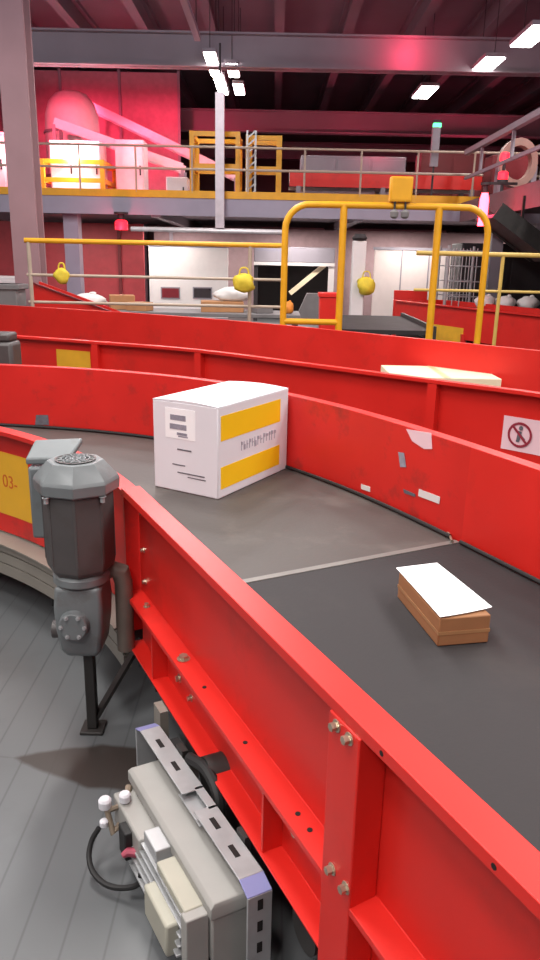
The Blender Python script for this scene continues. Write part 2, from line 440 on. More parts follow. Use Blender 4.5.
# bright joint strip and bent strap at the guard joint
m = MB(); pts = [at(*q, ZB+.012) for q in ((418, 506), (430, 512), (441, 522), (449, 534), (452, 541))]
m.tube(pts, .006, 8); m.build('edge_strap', CHROME, cc)
m = MB(); pts = [L(a, COUT-.022, ZB+.012) for a in (-2.25, -1.9, -1.4, -.6, .4)]
m.tube(pts, .009, 8); m.build('edge_seal', BLACK, sc)
pts = [Vector((p.x, p.y, ZB+.012)) for p in oarc(-.02, .6, A1, 40)]
MB().tube(pts, .010, 8).build('edge_seal', BLACK, cc)

# ------------------------------------------------------------------ white carton
def quadbox(name, label, cat, P0, u, v, w, d, h, material, z0, group=None):
    pass
b0 = at(218, 500, ZB); bl = at(157, 487, ZB); br = at(285, 470, ZB)
uu = (bl-b0); wl = uu.length*1.04; uu.normalize(); vv = Vector((-uu.y, uu.x, 0)); vv = -vv if vv.dot(br-b0) < 0 else vv
dl = (br-b0).dot(vv)*1.045
hb = aty(217.5, 408, b0.y).z-ZB
def W(p): return b0+uu*p.x+vv*p.y+Vector((0, 0, p.z+.001))
wc = thing('white_carton', 'large white carton with two yellow bands standing on the curved dark belt', 'carton', b0+uu*wl/2+vv*dl/2)
wbd = MB().box(0, wl, 0, dl, 0, hb, W).build('carton_body', WHITEC, wc, bevel=.006)
# bulging top flap meeting lines
m = MB(); m.loft([[W(Vector((x, dl*t, hb+.0005))) for t in (0, 1)]+[W(Vector((x, dl*t, hb+.001+.010*math.sin(PI*x/wl)**1)))for t in (1, 0)] for x in [wl*i/12 for i in range(13)]])
m.build('top_flap', WHITEC, wc)
MB().box(wl*.5-.0015, wl*.5+.0015, dl*.05, dl*.95, hb+.0095, hb+.0115, W).build('flap_seam', INK, wc)
# yellow bands on the long right face (face at x=0 plane)
for z0, z1 in ((.10, .345), (.63, .90)):
    MB().box(-.0015, .002, dl*.035, dl*.87, hb*z0, hb*z1, W).build('yellow_band', YELP, wc)
# illegible grey print in the white stripe between them
m = MB(); rnd = random.Random(3)
y = dl*.30
while y < dl*.80:
    w = rnd.uniform(.012, .022)
    hh = rnd.uniform(.04, .055)
    zc = hb*.50+ .0*y
    m.box(-.0016, .001, y, y+.006, zc-hh/2, zc+hh/2, W); m.box(-.0016, .001, y, y+w, zc-hh/2*rnd.choice((1, -1, 0))-.003, zc+.004-hh/2*rnd.choice((0, 0)), W)
    y += w+.010
m.build('grey_print', mat('band_print', (176, 172, 186), .7), wc)
# shipping label and print on the short left face (y=0 plane)
lab = MB().box(wl*.34, wl*.80, -.0012, .001, hb*.60, hb*.93, W).build('shipping_label', PAPER, wc)
m = MB()
for (x0, x1, z0, z1) in ((.48, .72, .80, .86), (.47, .73, .70, .76), (.46, .62, .64, .67), (.45, .60, .62, .635)):
    m.box(wl*x0, wl*x1, -.002, .001, hb*z0, hb*z1, W)
m.build('label_print', INK, lab)
for (x0, x1, z0, z1) in ((.40, .62, .475, .49), (.50, .70, .30, .312), (.20, .62, .215, .228), (.18, .46, .18, .19)):
    MB().box(wl*x0, wl*x1, -.0015, .001, hb*z0, hb*z1, W).build('printed_line', INKD, wc)

# ------------------------------------------------------------------ brown parcel and sheet
hbx = .096; zs = ZB+hbx+.006
q = [at(396, 568, zs), at(437, 563, zs), at(492, 608, zs), at(440, 618, zs)]
hv = (q[0]-q[3]).normalized(); hu = Vector((hv.y, -hv.x, 0)); hd = (q[0]-q[3]).length-.03; hw = (q[2]-q[3]).dot(hu)-.022
FLp = q[3]+hu*.002+hv*.004; FLp.z = ZB
def Wb(p): return FLp+hu*p.x+hv*p.y+Vector((0, 0, p.z+.001))
bp_ = thing('brown_parcel', 'small brown cardboard parcel under a white sheet on the straight belt', 'parcel', FLp)
MB().box(0, hw, 0, hd, 0, hbx, Wb).build('parcel_body', mat('parcel_card', (146, 100, 64), .75, var=.08, scale=8), bp_, bevel=.004)
MB().box(-.0012, hw+.0012, -.0012, hd+.0012, hbx*.40, hbx*.52, Wb).build('packing_tape', mat('tape_dark', (158, 116, 78), .35), bp_)
m = MB(); rows = []
for i in range(9):
    t = i/8
    a = q[0].lerp(q[3], t); b = q[1].lerp(q[2], t); r1 = []
    for j in range(7):
        s = j/6; p = a.lerp(b, s); p.z += .004*(abs(s-.5)*2)**3*math.sin(PI*t*.8)+ .006*(t-.5)**2; r1.append(p)
    rows.append(r1)
m.loft([r+[p-Vector((0, 0, .0015)) for p in r[::-1]] for r in rows])
tag(m.build('paper_sheet', PAPER), 'white sheet of paper lying on top of the small brown parcel', 'paper')

# ------------------------------------------------------------------ gear motor
mx, my = -.612, 2.24
gm = thing('gear_motor', 'grey vertical gear motor standing on the floor inside the bend of the belt', 'motor', (mx, my, 0))
rot8 = PI/8+math.radians(-14)
def octo(prof, n=8, sx=1.0, sy=1.0, c=(mx, my, 0)): return MB().lathe(prof, c, n, rot8, sx, sy)
fc = octo([(.118, .884), (.129, .890), (.131, .922), (.127, .932), (.086, .980), (.082, .982)], sx=1.03, sy=.97).build('fan_cover', MOTG, gm, bevel=.0025, smooth=20)
MB().lathe([(.062, .9825), (.064, .986), (.058, .986), (.056, .983)], (mx, my, 0), 24).build('grille_ring', MOTD, fc)
m = MB(); m.lathe([(.057, .981), (.057, .9835)], (mx, my, 0), 24)
m.build('fan_grille', mat('grille_grey', (104, 104, 102), .6), fc)
m = MB()
for r in (.018, .032, .046): m.lathe([(r, .9835), (r, .987), (r-.004, .987), (r-.004, .9835)], (mx, my, 0), 20)
for k in range(6):
    a = k*PI/6; m.bar((mx-.055*math.cos(a), my-.055*math.sin(a), .985), (mx+.055*math.cos(a), my+.055*math.sin(a), .985), .004, .003)
m.build('grille_bars', MOTG, fc)
hs = octo([(.092, .612), (.108, .632), (.111, .65), (.112, .884)]).build('motor_housing', MOTD, gm, bevel=.003, smooth=20)
m = MB()
for k in range(8):
    a = rot8+2*PI*k/8
    for da in (0.0,):
        aa = a+da; r = .122*(math.cos(PI/8)/math.cos(abs(da) - PI/8 if abs(da) < PI/8 else 0))
        p = Vector((mx+.107*math.cos(aa), my+.107*math.sin(aa), 0))
        m.bar(p+Vector((0, 0, .655)), p+Vector((0, 0, .876)), .008, .010, up=(math.cos(aa), math.sin(aa), 0))
m.build('corner_rib', MOTD, hs)
for k in range(4):
    a = rot8+PI/4+k*PI/2
    m = MB(); bolt(m, (mx+.120*math.cos(a), my+.120*math.sin(a), .886), (0, 0, -1), .008, .02); m.build('bolt', STEEL, fc)
octo([(.082, .572), (.093, .578), (.093, .602), (.085, .612)], n=20).build('motor_flange', MOTG, gm, bevel=.003)
gb = MB().loft([[Vector((mx+sx*w, my+sy*d, z)) for sx, sy in ((-1, -1), (1, -1), (1, 1), (-1, 1))] for w, d, z in
                ((.050, .055, .315), (.066, .070, .345), (.076, .078, .42), (.080, .080, .50), (.074, .076, .575))]).build('gearbox', MOTG, gm, bevel=.014, seg=3)
MB().tube([(mx-.012, my-.07, .45), (mx-.012, my-.105, .45)], [.052, .046], 20).build('bearing_cap', MOTG, gb, bevel=.003)
for k in range(6):
    a = k*PI/3
    m = MB(); bolt(m, (mx-.012+.038*math.cos(a), my-.105, .45+.038*math.sin(a)), (0, -1, 0), .005, .008); m.build('bolt', STEEL, gb)
MB().tube([(mx-.07, my-.02, .40), (mx-.10, my-.02, .40)], .03, 14).build('oil_plug', MOTD, gb)
m = MB(); m.box(mx-.008, mx+.026, my-.018, my+.018, .012, .33); m.box(mx-.03, mx+.05, my-.04, my+.04, 0, .012)
m.build('foot', STEELD, gm, bevel=.003)
m = MB(); m.bar((mx+.01, my, .03), (mx+.17, my+.10, .30), .03, .012); m.build('brace', STEELD, gm)
# terminal box at the back left, with a tilted lid
tb = MB().box(mx-.165, mx-.02, my+.03, my+.15, .70, .945).build('terminal_box', MOTG, gm, bevel=.010)
m = MB(); P = [Vector((mx-.172, my+.04, .948)), Vector((mx-.03, my+.04, .956)), Vector((mx-.012, my+.15, .995)), Vector((mx-.172, my+.15, .985))]
m.loft([P, [p+Vector((0, 0, .022)) for p in P]]); m.build('lid', MOTG, tb, bevel=.006)
m = MB(); m.tube([(mx-.12, my+.09, .71), (mx-.12, my+.09, .67), (mx-.11, my+.08, .62), (mx-.08, my+.06, .56)], .014, 10); m.build('cable_gland', BLACK, tb)
# shaft housing to the belt drive
m = MB(); m.tube([(mx+.06, my+.02, .575), (mx+.09, my+.03, .60), (mx+.12, my+.035, .585), (mx+.128, my+.036, .55), (mx+.128, my+.036, .30)], [.02, .03, .034, .030, .030], 16)
m.build('shaft_housing', mat('oily_brown_grey', (112, 100, 92), .5, .2, var=.15, scale=12), gm)

# ------------------------------------------------------------------ control box with slotted bracket
cb = thing('control_box', 'pale grey control box in a slotted steel bracket hung below the red guard', 'control box', L(-1.45, .50))
def LK(a, c, z): return L(a, c+(a+1.8)*.062, z)
def Lk(p): return LK(p.x, p.y, p.z)
ZK = .285; BA0, BA1 = -1.80, -1.19
br_ = MB()
br_.box(BA0, -1.50, .512, .572, ZK-.004, ZK, Lk); br_.box(-1.43, BA1, .512, .572, ZK-.004, ZK, Lk)
br_.box(-1.51, -1.42, .548, .572, ZK-.004, ZK, Lk); br_.box(-1.53, -1.40, .514, .566, ZK-.026, ZK-.022, Lk)
br_.box(BA0, BA1, .568, .572, ZK-.06, ZK-.004, Lk)
brk = br_.build('bracket', STEEL, cb, bevel=.0015)
for a in (-1.72, -1.61, -1.37, -1.27):
    MB().box(a-.020, a+.020, .534, .547, ZK+.0002, ZK+.0010, Lk).build('slot', HOLE, brk)
for s in (-1, 1):
    e0 = BA0 if s < 0 else BA1
    m = MB(); m.loft([[LK(e0, c, z) for c, z in ((.512, ZK-.004), (.572, ZK-.004), (.572, ZK), (.512, ZK))],
                      [LK(e0+s*.040, c, z) for c, z in ((.512, ZK-.022), (.572, ZK-.022), (.572, ZK-.016), (.512, ZK-.016))]])
    m.build('end_tab', LAV, cb, bevel=.0015)
    m = MB(); a0, a1 = (e0+.035, e0+.041) if s > 0 else (e0-.041, e0-.035)
    m.box(a0, a1, .512, .572, 0, ZK-.018, Lk); lg = m.build('bracket_leg', STEEL, cb, bevel=.0015)
    for z in (.06, .12, .18, .24):
        aa = a1 if s > 0 else a0-.001
        MB().box(aa, aa+.001, .536, .549, z-.014, z+.014, Lk).build('slot', HOLE, lg)
for a in (-1.66, -1.30):
    MB().box(a-.02, a+.02, .5725, .590, ZK-.05, .2995, Lk).build('hanger', STEELD, cb)
bd = MB().loft([[LK(a, c, z) for a, c in ((-1.72, .452+j), (-1.20, .452+j), (-1.20, .550), (-1.72, .550))] for j, z in ((.02, .03), (.0, .07), (0, .193))]).build('enclosure', BOXG, cb, bevel=.004)
lidm = MB().loft([[LK(a, c, z) for a, c in ((-1.725+i, .447+j), (-1.195-i, .447+j), (-1.195-i, .552), (-1.725+i, .552))] for i, j, z in ((0, 0, .193), (0, 0, .223), (.004, .008, .231), (.006, .012, .233))]).build('enclosure_lid', BOXG, cb, bevel=.003)
# lower front tier: cooling fins, cream terminal cover, white caps
st2 = MB().box(-1.70, -1.50, .395, .456, .09, .185, Lk).build('front_housing', BOXG, cb, bevel=.006)
for i in range(5): MB().box(-1.55, -1.24, .400-.004*i, .456, .170-.024*i, .177-.024*i, Lk).build('cooling_fin', STEEL, cb, bevel=.001)
MB().box(-1.40, -1.235, .402, .452, .178, .203, Lk).build('terminal_cover', BOXG2, cb, bevel=.004)
MB().box(-1.50, -1.42, .408, .452, .178, .212, Lk).build('latch', STEEL, cb, bevel=.003)
MB().box(-1.40, -1.26, .368, .402, .06, .15, Lk).build('terminal_cover', BOXG2, cb, bevel=.006)
MB().box(-1.24, -1.21, .395, .45, .04, .20, Lk)  .build('end_panel', BOXG, cb, bevel=.003)
for (x, y, z, w) in ((125, 797, .20, .016), (105, 803, .175, .018), (104, 823, .13, .012)):
    p = at(x, y, z)
    MB().lathe([(w*.75, z-w*.9), (w, z-w*.6), (w, z+w*.5), (w*.7, z+w*.9)], (p.x, p.y, 0), 12).build('white_cap', WHITEC, cb, bevel=.002)
p0 = at(126, 801, .185); p1 = at(107, 807, .165); p2 = at(106, 826, .12); pe = LK(-1.70, .44, .19)
MB().tube([pe, p0+Vector((0, 0, -.01)), p1+Vector((0, 0, -.012)), p2+Vector((.02, -.01, -.01)), LK(-1.66, .40, .11)], .010, 8).build('connector_bar', mat('brass_grey', (140, 124, 108), .5, .3), cb)
MB().tube([at(140, 853, .12), at(128, 852, .12), at(122, 856, .115)], [.013, .012, .007], 10).build('red_plug', mat('plug_red', (170, 70, 90), .5), cb)
MB().box(-1.60, -1.55, .375, .42, .085, .17, Lk).build('black_socket', BLACK, cb, bevel=.004)
cpts = [at(*q_) for q_ in ((142, 868, .10), (138, 884, .06), (122, 888, .035), (105, 884, .03), (93, 872, .04), (89, 856, .06), (92, 840, .09), (99, 828, .12))]
MB().tube(spline(cpts, 6), .0075, 10).build('cable', BLACK, cb)
MB().box(-1.76, -1.70, .575, .61, .10, .26, Lk).build('junction_block', BLACK, cb)
m = MB(); m.tube(spline([LK(-1.62, .585, .29), LK(-1.54, .595, .305), LK(-1.47, .595, .28), LK(-1.44, .585, .22)], 6), .016, 10); m.build('hose', BLACK, cb)

# ------------------------------------------------------------------ second conveyor (behind)
def guard_path(pxs, z=ZT, n=8): return spline([at(x, y, z) for x, y in pxs], n)
GP_N = guard_path([(-130, 326), (0, 334), (100, 341), (200, 349), (320, 364), (437, 379), (540, 392), (680, 414)])
GP_F = guard_path([(-60, 301), (0, 305), (100, 311), (200, 318), (300, 327), (400, 337), (540, 351), (680, 366)])
c2 = thing('curved_conveyor', 'red conveyor with cream carton inside curving behind the nearest belts', 'conveyor', (0, 7, 0))
gN = MB().sweep(GP_N, norms(GP_N, 1), PROF_WEB).build('side_guard', RED, c2)
gF = MB().sweep(GP_F, norms(GP_F, -1), PROF_WEB).build('side_guard', RED, c2)
MB().loft([[Vector((a.x, a.y, ZB-.03)), Vector((b.x, b.y, ZB-.03)), Vector((b.x, b.y, ZB)), Vector((a.x, a.y, ZB))] for a, b in zip(GP_N, GP_F)]).build('belt', BELT, c2)
def near_on_path(path, px, py, z):
    p = at(px, py, z); i = min(range(len(path)), key=lambda k: abs((path[k].x*p.y-path[k].y*p.x)) if path[k].y > 0 else 1e9); return i
def interp_path(path, px, z):
    # point of the path that lies below a picture column
    best = None
    for a, b in zip(path, path[1:]):
        def col(p):
            v = p-CAMP; w = v.dot(FW); return 270+F*v.dot(RT)/w
        ca, cb_ = col(a), col(b)
        if (ca-px)*(cb_-px) <= 0 and ca != cb_:
            t = (px-ca)/(cb_-ca); return a.lerp(b, t), (b-a).normalized()
    return path[0], (path[1]-path[0]).normalized()
for px in (98, 202, 437):
    p, t = interp_path(GP_N, px, ZT); n = Vector((t.y, -t.x, 0))
    if n.dot(-p) < 0: n = -n
    m = MB(); c = p+n*.03
    for s in (-1, 1): m.bar(Vector((c.x, c.y, .0))+t*.03*s, Vector((c.x, c.y, ZT-.025))+t*.03*s, .006, .055, up=n)
    m.bar(Vector((c.x, c.y, 0))+n*.028, Vector((c.x, c.y, ZT-.025))+n*.028, .066, .006, up=n)
    m.build('support_post', RED, c2)
    p2, t2 = interp_path(GP_F, px, ZT)
    MB().box(p2.x-.03, p2.x+.03, p2.y+.06, p2.y+.12, 0, ZT-.03).build('leg', RED, c2)
def guard_patch(path, px0, px1, z0, z1, material, name, parent, off=.003, flip=False):
    pts = []
    for k in range(9):
        p, t = interp_path(path, px0+(px1-px0)*k/8, 0); n = Vector((t.y, -t.x, 0))
        if n.dot(-p) < 0: n = -n
        pts.append((p, n))
    rings = []
    for p, n in pts:
        a = p+n*off; b = p+n*(off+.002)
        rings.append([Vector((a.x, a.y, z0)), Vector((a.x, a.y, z1)), Vector((b.x, b.y, z1)), Vector((b.x, b.y, z0))])
    return MB().loft(rings).build(name, material, parent), pts
guard_patch(GP_N, 56, 90, .55, .77, YELS, 'yellow_plate', gN, off=.0065)
sg, spts = guard_patch(GP_N, 508, 560, .49, .70, PINKL, 'warning_sign', gN, off=.0065)
# pictogram: barred circle with a figure
pc, nc = interp_path(GP_N, 526, 0)[0], None
t = interp_path(GP_N, 526, 0)[1]; n = Vector((t.y, -t.x, 0)); n = n if n.dot(-pc) > 0 else -n
xa = Vector((0, 0, 1)).cross(n).normalized(); ctr = Vector((pc.x, pc.y, .595))+n*.013
def SP(u, v, o=0.0): return ctr+xa*u+Vector((0, 0, v))+n*o
m = MB(); R1, R0, K = .078, .064, 28
m.loft([[SP(R1*math.cos(2*PI*i/K), R1*math.sin(2*PI*i/K)), SP(R0*math.cos(2*PI*i/K), R0*math.sin(2*PI*i/K)), SP(R0*math.cos(2*PI*i/K), R0*math.sin(2*PI*i/K), .001), SP(R1*math.cos(2*PI*i/K), R1*math.sin(2*PI*i/K), .001)] for i in range(K+1)], caps=False)
m.loft([[SP(-.052, .042), SP(-.042, .052), SP(-.042, .052, .0012), SP(-.052, .042, .0012)], [SP(.042, -.052), SP(.052, -.042), SP(.052, -.042, .0012), SP(.042, -.052, .0012)]])
m.build('barred_circle', SIGNR, sg)
m = MB()
m.loft([[SP(x, y, o) for x, y in ((-.02, -.045), (.0, -.045), (.012, .02), (-.012, .025))] for o in (0, .0008)])
m.loft([[SP(.004+.014*math.cos(k*PI/5), .042+.014*math.sin(k*PI/5), o) for k in range(10)] for o in (0, .0008)])
m.loft([[SP(x, y, o) for x, y in ((.0, -.01), (.035, -.03), (.038, -.022), (.008, .005))] for o in (0, .0008)])
m.build('pictogram', INKD, sg)
# cream carton in it
zt = .62
pA = at(381, 365, zt); pB = at(479, 367, zt); u_ = (pB-pA); lw = u_.length; u_.normalize(); v_ = Vector((u_.y, -u_.x, 0))
if v_.dot(-pA) < 0: v_ = -v_
ct = thing('cream_carton', 'flat cream carton showing above the second red guard', 'carton', (pA+pB)/2-Vector((0, 0, zt-ZB)))
def Wc(p):
    k = pA+u_*p.x+v_*p.y; return Vector((k.x, k.y, ZB+p.z))
MB().box(0, lw, 0, .75, .001, zt-ZB, Wc).build('carton_body', CARDL, ct, bevel=.006)
MB().box(lw*.47, lw*.53, .0, .75, zt-ZB-.001, zt-ZB+.001, Wc).build('packing_tape', mat('tape_cream', (222, 196, 150), .4), ct)

# dark drive motor behind the outer bend at the far left
pm = at(2, 368, .45)
dm = thing('drive_motor', 'dark grey drive motor at the left edge behind the red bend', 'motor', (-2.35, 6.2, 0))
MB().box(-2.62, -2.12, 6.05, 6.30, .35, .90).build('motor_housing', MOTD, dm, bevel=.03)
MB().box(-2.60, -2.14, 6.07, 6.28, .90, .97).build('cover', MOTD, dm, bevel=.02)
MB().box(-2.55, -2.30, 6.10, 6.25, 0, .36).build('foot', STEELD, dm)

# ------------------------------------------------------------------ third conveyor, right
c3 = thing('far_conveyor', 'red conveyor with a yellow plate beyond the yellow hoop barrier', 'conveyor', (3.2, 12.6, 0))
q0 = at(396, 300, ZT); q1 = at(560, 317, ZT)
P3 = [q0.lerp(q1, i/6) for i in range(7)]
g3 = MB().sweep(P3, norms(P3, 1), PROF_WEB).build('side_guard', RED, c3)
dr = (q1-q0).normalized(); nr = Vector((-dr.y, dr.x, 0)); nr = nr if nr.y > 0 else -nr
P4 = [p+nr*1.1 for p in P3]
MB().sweep(P4, norms(P4, -1), PROF_WEB).build('side_guard', RED, c3)
MB().loft([[Vector((a.x, a.y, .42)), Vector((b.x, b.y, .42)), Vector((b.x, b.y, .45)), Vector((a.x, a.y, .45))] for a, b in zip(P3, P4)]).build('belt', BELT, c3)
MB().bar(Vector((q0.x, q0.y, .62)), Vector((P4[0].x, P4[0].y, .62)), .01, .5).build('end_plate', RED, c3)
guard_patch(P3, 435, 466, .22, .52, YELS, 'yellow_plate', g3, off=.0065)
for p in (P3[0], P3[3], P3[6], P4[0], P4[6]):
    MB().box(p.x-.04, p.x+.04, p.y-.04, p.y+.04, 0, .42).build('leg', RED, c3)
p = at(396, 293, 1.05)
rb = thing('red_guard_panel', 'low red panel standing behind the left end of the far red conveyor', 'panel', (2.75, 16.2, 0))
MB().box(2.55, 3.25, 16.15, 16.25, .1, 1.0).build('panel', RED, rb, bevel=.01)
MB().box(2.5, 3.3, 16.1, 16.3, 0, .1).build('base', STEELD, rb)
rb2 = thing('red_guard_panel', 'red panel under the heap of pale sacks at the right edge', 'panel', (4.3, 14, 0))
MB().box(3.65, 5.2, 13.6, 13.7, .1, .80).build('panel', RED, rb2, bevel=.01)
MB().box(3.6, 5.25, 13.55, 13.75, 0, .1).build('base', STEELD, rb2)

# sloping red chute, left
ch = thing('parcel_chute', 'small red sloping chute side beside the grey column at left', 'chute', (-3.3, 12, 0))
y0 = 12.0
a = aty(31, 282, y0); b = aty(96, 305, y0)
def chute_side(y):
    return [Vector((a.x, y, 0.3)), Vector((a.x, y, a.z)), Vector((b.x+.3, y, b.z-.12)), Vector((b.x+.3, y, .3))]
m = MB(); m.loft([chute_side(y0), chute_side(y0+.02)]); m.build('side_panel', RED, ch)
m = MB(); m.loft([chute_side(y0+.40), chute_side(y0+.42)]); m.build('side_panel', RED, ch)
m = MB(); m.bar((a.x, y0-.01, a.z), (b.x+.3, y0-.01, b.z-.12), .06, .02); m.build('rim', MAROON, ch)
m = MB(); m.loft([[Vector((a.x, y, a.z-.25)), Vector((b.x+.3, y, b.z-.35)), Vector((b.x+.3, y, b.z-.37)), Vector((a.x, y, a.z-.27))] for y in (y0+.02, y0+.40)]); m.build('slide', STEELD, ch)
for x in (a.x+.05, b.x+.2):
    for y in (y0+.05, y0+.37): MB().box(x-.03, x+.03, y-.03, y+.03, 0, .5).build('leg', STEELD, ch)

# ------------------------------------------------------------------ yellow hoop barrier
YH = 9.0
hp = thing('hoop_barrier', 'yellow tubular hoop barrier with two inner posts standing behind the conveyors', 'barrier', (1.15, YH, 0))
XL, XR, ZH = .115, 2.45, aty(395, 206, 9.0).z
pts = [(XL, YH, 0), (XL, YH, 1.0), (XL, YH, ZH-.28)]
for k in range(1, 7):
    t = k/6*PI/2*.9; pts.append((XL+.28*(1-math.cos(t)), YH, ZH-.28+.28*math.sin(t)))
pts += [(XL+.5, YH, ZH), (XR-.5, YH, ZH)]
for k in range(6, 0, -1):
    t = k/6*PI/2*.9; pts.append((XR-.28*(1-math.cos(t)), YH, ZH-.28+.28*math.sin(t)))
pts += [(XR, YH, ZH-.28), (XR, YH, 1.0), (XR, YH, 0)]
MB().tube(pts, .038, 14).build('hoop', YEL, hp)
for x in (.78, 1.87): MB().tube([(x, YH, 0), (x, YH, ZH)], .042, 12).build('post', YEL, hp)
MB().tube([(XL, YH, .88), (.78, YH, .88)], .036, 12).build('lower_rail', YEL, hp)
for x in (XL, .78, 1.87, XR): MB().box(x-.09, x+.09, YH-.09, YH+.09, 0, .012).build('base_plate', YEL, hp)
sgn = thing('yellow_box', 'yellow box sitting on top of the hoop barrier with lamps below', 'box', (1.41, YH, ZH+.04))
MB().box(1.29, 1.54, YH-.07, YH+.07, ZH+.04, ZH+.31).build('box_body', YEL, sgn, bevel=.012)
MB().box(1.305, 1.525, YH-.076, YH-.069, ZH+.06, ZH+.29).build('cover', YEL, sgn, bevel=.006)
for x in (1.35, 1.47):
    MB().lathe([(.02, ZH-.14), (.045, ZH-.12), (.05, ZH-.07), (.02, ZH-.04)], (x, YH-.06, 0), 14).build('sensor_head', BIN, sgn)
    MB().tube([(x, YH-.06, ZH-.05), (x, YH-.055, ZH+.05)], .012, 8).build('bracket', STEELD, sgn)

# ------------------------------------------------------------------ guard rails
def railing(name, label, x0, x1, y, zs, posts, material, mat2, r=.025, group=None, pm=None):
    t = thing(name, label, 'railing', ((x0+x1)/2, y, 0), 0, group)
    for i, z in enumerate(zs): MB().tube([(x0, y, z), (x1, y, z)], r if i == 0 else r*.6, 10).build('rail', material if i == 0 else mat2, t)
    for x in posts: MB().tube([(x, y, 0), (x, y, zs[0])], r*.8, 10).build('post', mat2, t)
    return t
railing('guard_railing', 'long guard railing with yellow top bar in front of the white panels', -3.55, .12, 11.0, (1.77, 1.30, .92), (-3.5, -.35), YEL, RAILM, .035)
railing('guard_railing', 'pale yellow guard railing right of the hoop barrier', 1.83, 5.0, 10.0, (1.70, 1.24), (2.95, 4.0), YELR, YELR, .03)

# ------------------------------------------------------------------ mezzanine
mz = thing('mezzanine_deck', 'steel mezzanine deck with yellow kick board across the back of the hall', 'mezzanine', (1, 21, 0))
YM = 17.0
MB().box(-7, 9, YM+.06, 27, 2.62, 2.80).build('deck_slab', GREYP, mz)
MB().box(-7, 9, YM, YM+.06, 2.44, 2.80).build('fascia', FASC, mz)
for x in (-4.52, 6.0):
    for y in (17.4, 26.5): MB().box(x-.16, x+.16, y-.16, y+.16, 0, 2.62).build('leg', FASC, mz)
for x in (-7, -2.6, 1.8, 6.2):
    MB().box(x-.1, x+.1, YM+.06, 27, 2.40, 2.62).build('joist', GREYP, mz)
mr = thing('deck_railing', 'pale handrail with yellow kick board along the edge of the deck', 'railing', (1, YM, 2.8))
MB().box(-7, 9, YM-.02, YM+.02, 2.801, 2.95).build('kick_board', YEL, mr)
for x in [-6.6+1.2*i for i in range(13)]:
    MB().tube([(x, YM, 2.9), (x, YM, 3.82)], .022, 8).build('rail_post', RAILM, mr)
for z in (3.38, 3.82): MB().tube([(-7, YM, z), (9, YM, z)], .025, 8).build('handrail', RAILM, mr)

# right wing of the mezzanine, running towards the camera
wg = thing('mezzanine_wing', 'raised walkway wing with sloping top rail at the right edge', 'mezzanine', (6, 12, 0))
MB().box(4.0, 8.5, 9.0, 16.8, 2.62, 2.78).build('deck_slab', mat('wing_dark', (92, 68, 74), .7), wg)
MB().box(3.94, 4.0, 9.0, 16.8, 2.42, 2.80).build('fascia', mat('wing_fascia', (120, 82, 88), .6), wg)
wr = thing('wing_railing', 'pale two bar railing rising to the right picture edge on the right wing', 'railing', (3.97, 12.9, 2.8))
MB().box(3.96, 4.0, 9.0, 16.8, 3.26, 3.32).build('mid_rail', GREYP, wr)
MB().box(3.92, 4.02, 9.0, 16.8, 3.74, 3.84).build('handrail', GREYP, wr)
for y in (9.6, 11.6, 13.6, 15.6): MB().box(3.95, 4.0, y-.03, y+.03, 3.3, 3.75).build('rail_post', GREYP, wr)
for y in (9.6, 16.2):
    for x in (4.6, 8): MB().box(x-.12, x+.12, y-.12, y+.12, 0, 2.62).build('leg', GREYP, wg)

# ------------------------------------------------------------------ machines on the deck
def machine(name, label, x, y, w, d, h, body=PINKW, legs=True, doors=2, z0=2.80, top=True, cat='machine', group=None, screen=True):
    t = thing(name, label, cat, (x, y, z0), 0, group)
    MB().box(x-w/2, x+w/2, y-d/2, y+d/2, z0+.12, z0+h).build('cabinet_body', body, t, bevel=.02)
    MB().box(x-w/2+.05, x+w/2-.05, y-d/2+.05, y+d/2-.05, z0, z0+.12).build('plinth', DARK, t)
    for k in range(doors):
        xx0 = x-w/2+w*k/doors+.03; xx1 = x-w/2+w*(k+1)/doors-.03
        dd = MB().box(xx0, xx1, y-d/2-.02, y-d/2, z0+.2, z0+h-.08).build('door', body, t, bevel=.006)
        MB().box(xx1-.08, xx1-.05, y-d/2-.05, y-d/2-.02, z0+h*.45, z0+h*.6).build('handle', DARK, dd)
    return t
machine('machine_cabinet', 'white two-door cabinet glowing in red light at the left of the deck', -4.75, 19.2, 1.2, .7, 1.35)
machine('machine_cabinet', 'narrow pale cabinet right of the glowing white cabinet on the deck', -3.55, 19.6, .7, .6, 1.45, doors=1)
machine('machine_cabinet', 'pale cabinet seen through the gap left of the grey column', -6.4, 19.2, 1.0, .7, 1.5)
machine('machine_cabinet', 'small low pale cabinet left of the yellow guard frame on the deck', -2.3, 18.6, .5, .5, .55, doors=1)
# tall curved duct
dc_ = aty(72, 120, 22.0)
du = thing('round_duct', 'big pale rounded drum rising above the glowing white cabinet', 'duct', (dc_.x, 22.0, 2.8))
MB().lathe([(.72, 2.805), (.72, 4.9), (.70, 5.2), (.60, 5.5), (.42, 5.7), (.2, 5.78)], (dc_.x, 22.0, 0), 28).build('duct_body', PINKW, du, smooth=60)
for z in (3.6, 4.7): MB().lathe([(.722, z), (.76, z), (.76, z+.06), (.722, z+.06)], (dc_.x, 22.0, 0), 28).build('duct_band', GREYP, du)
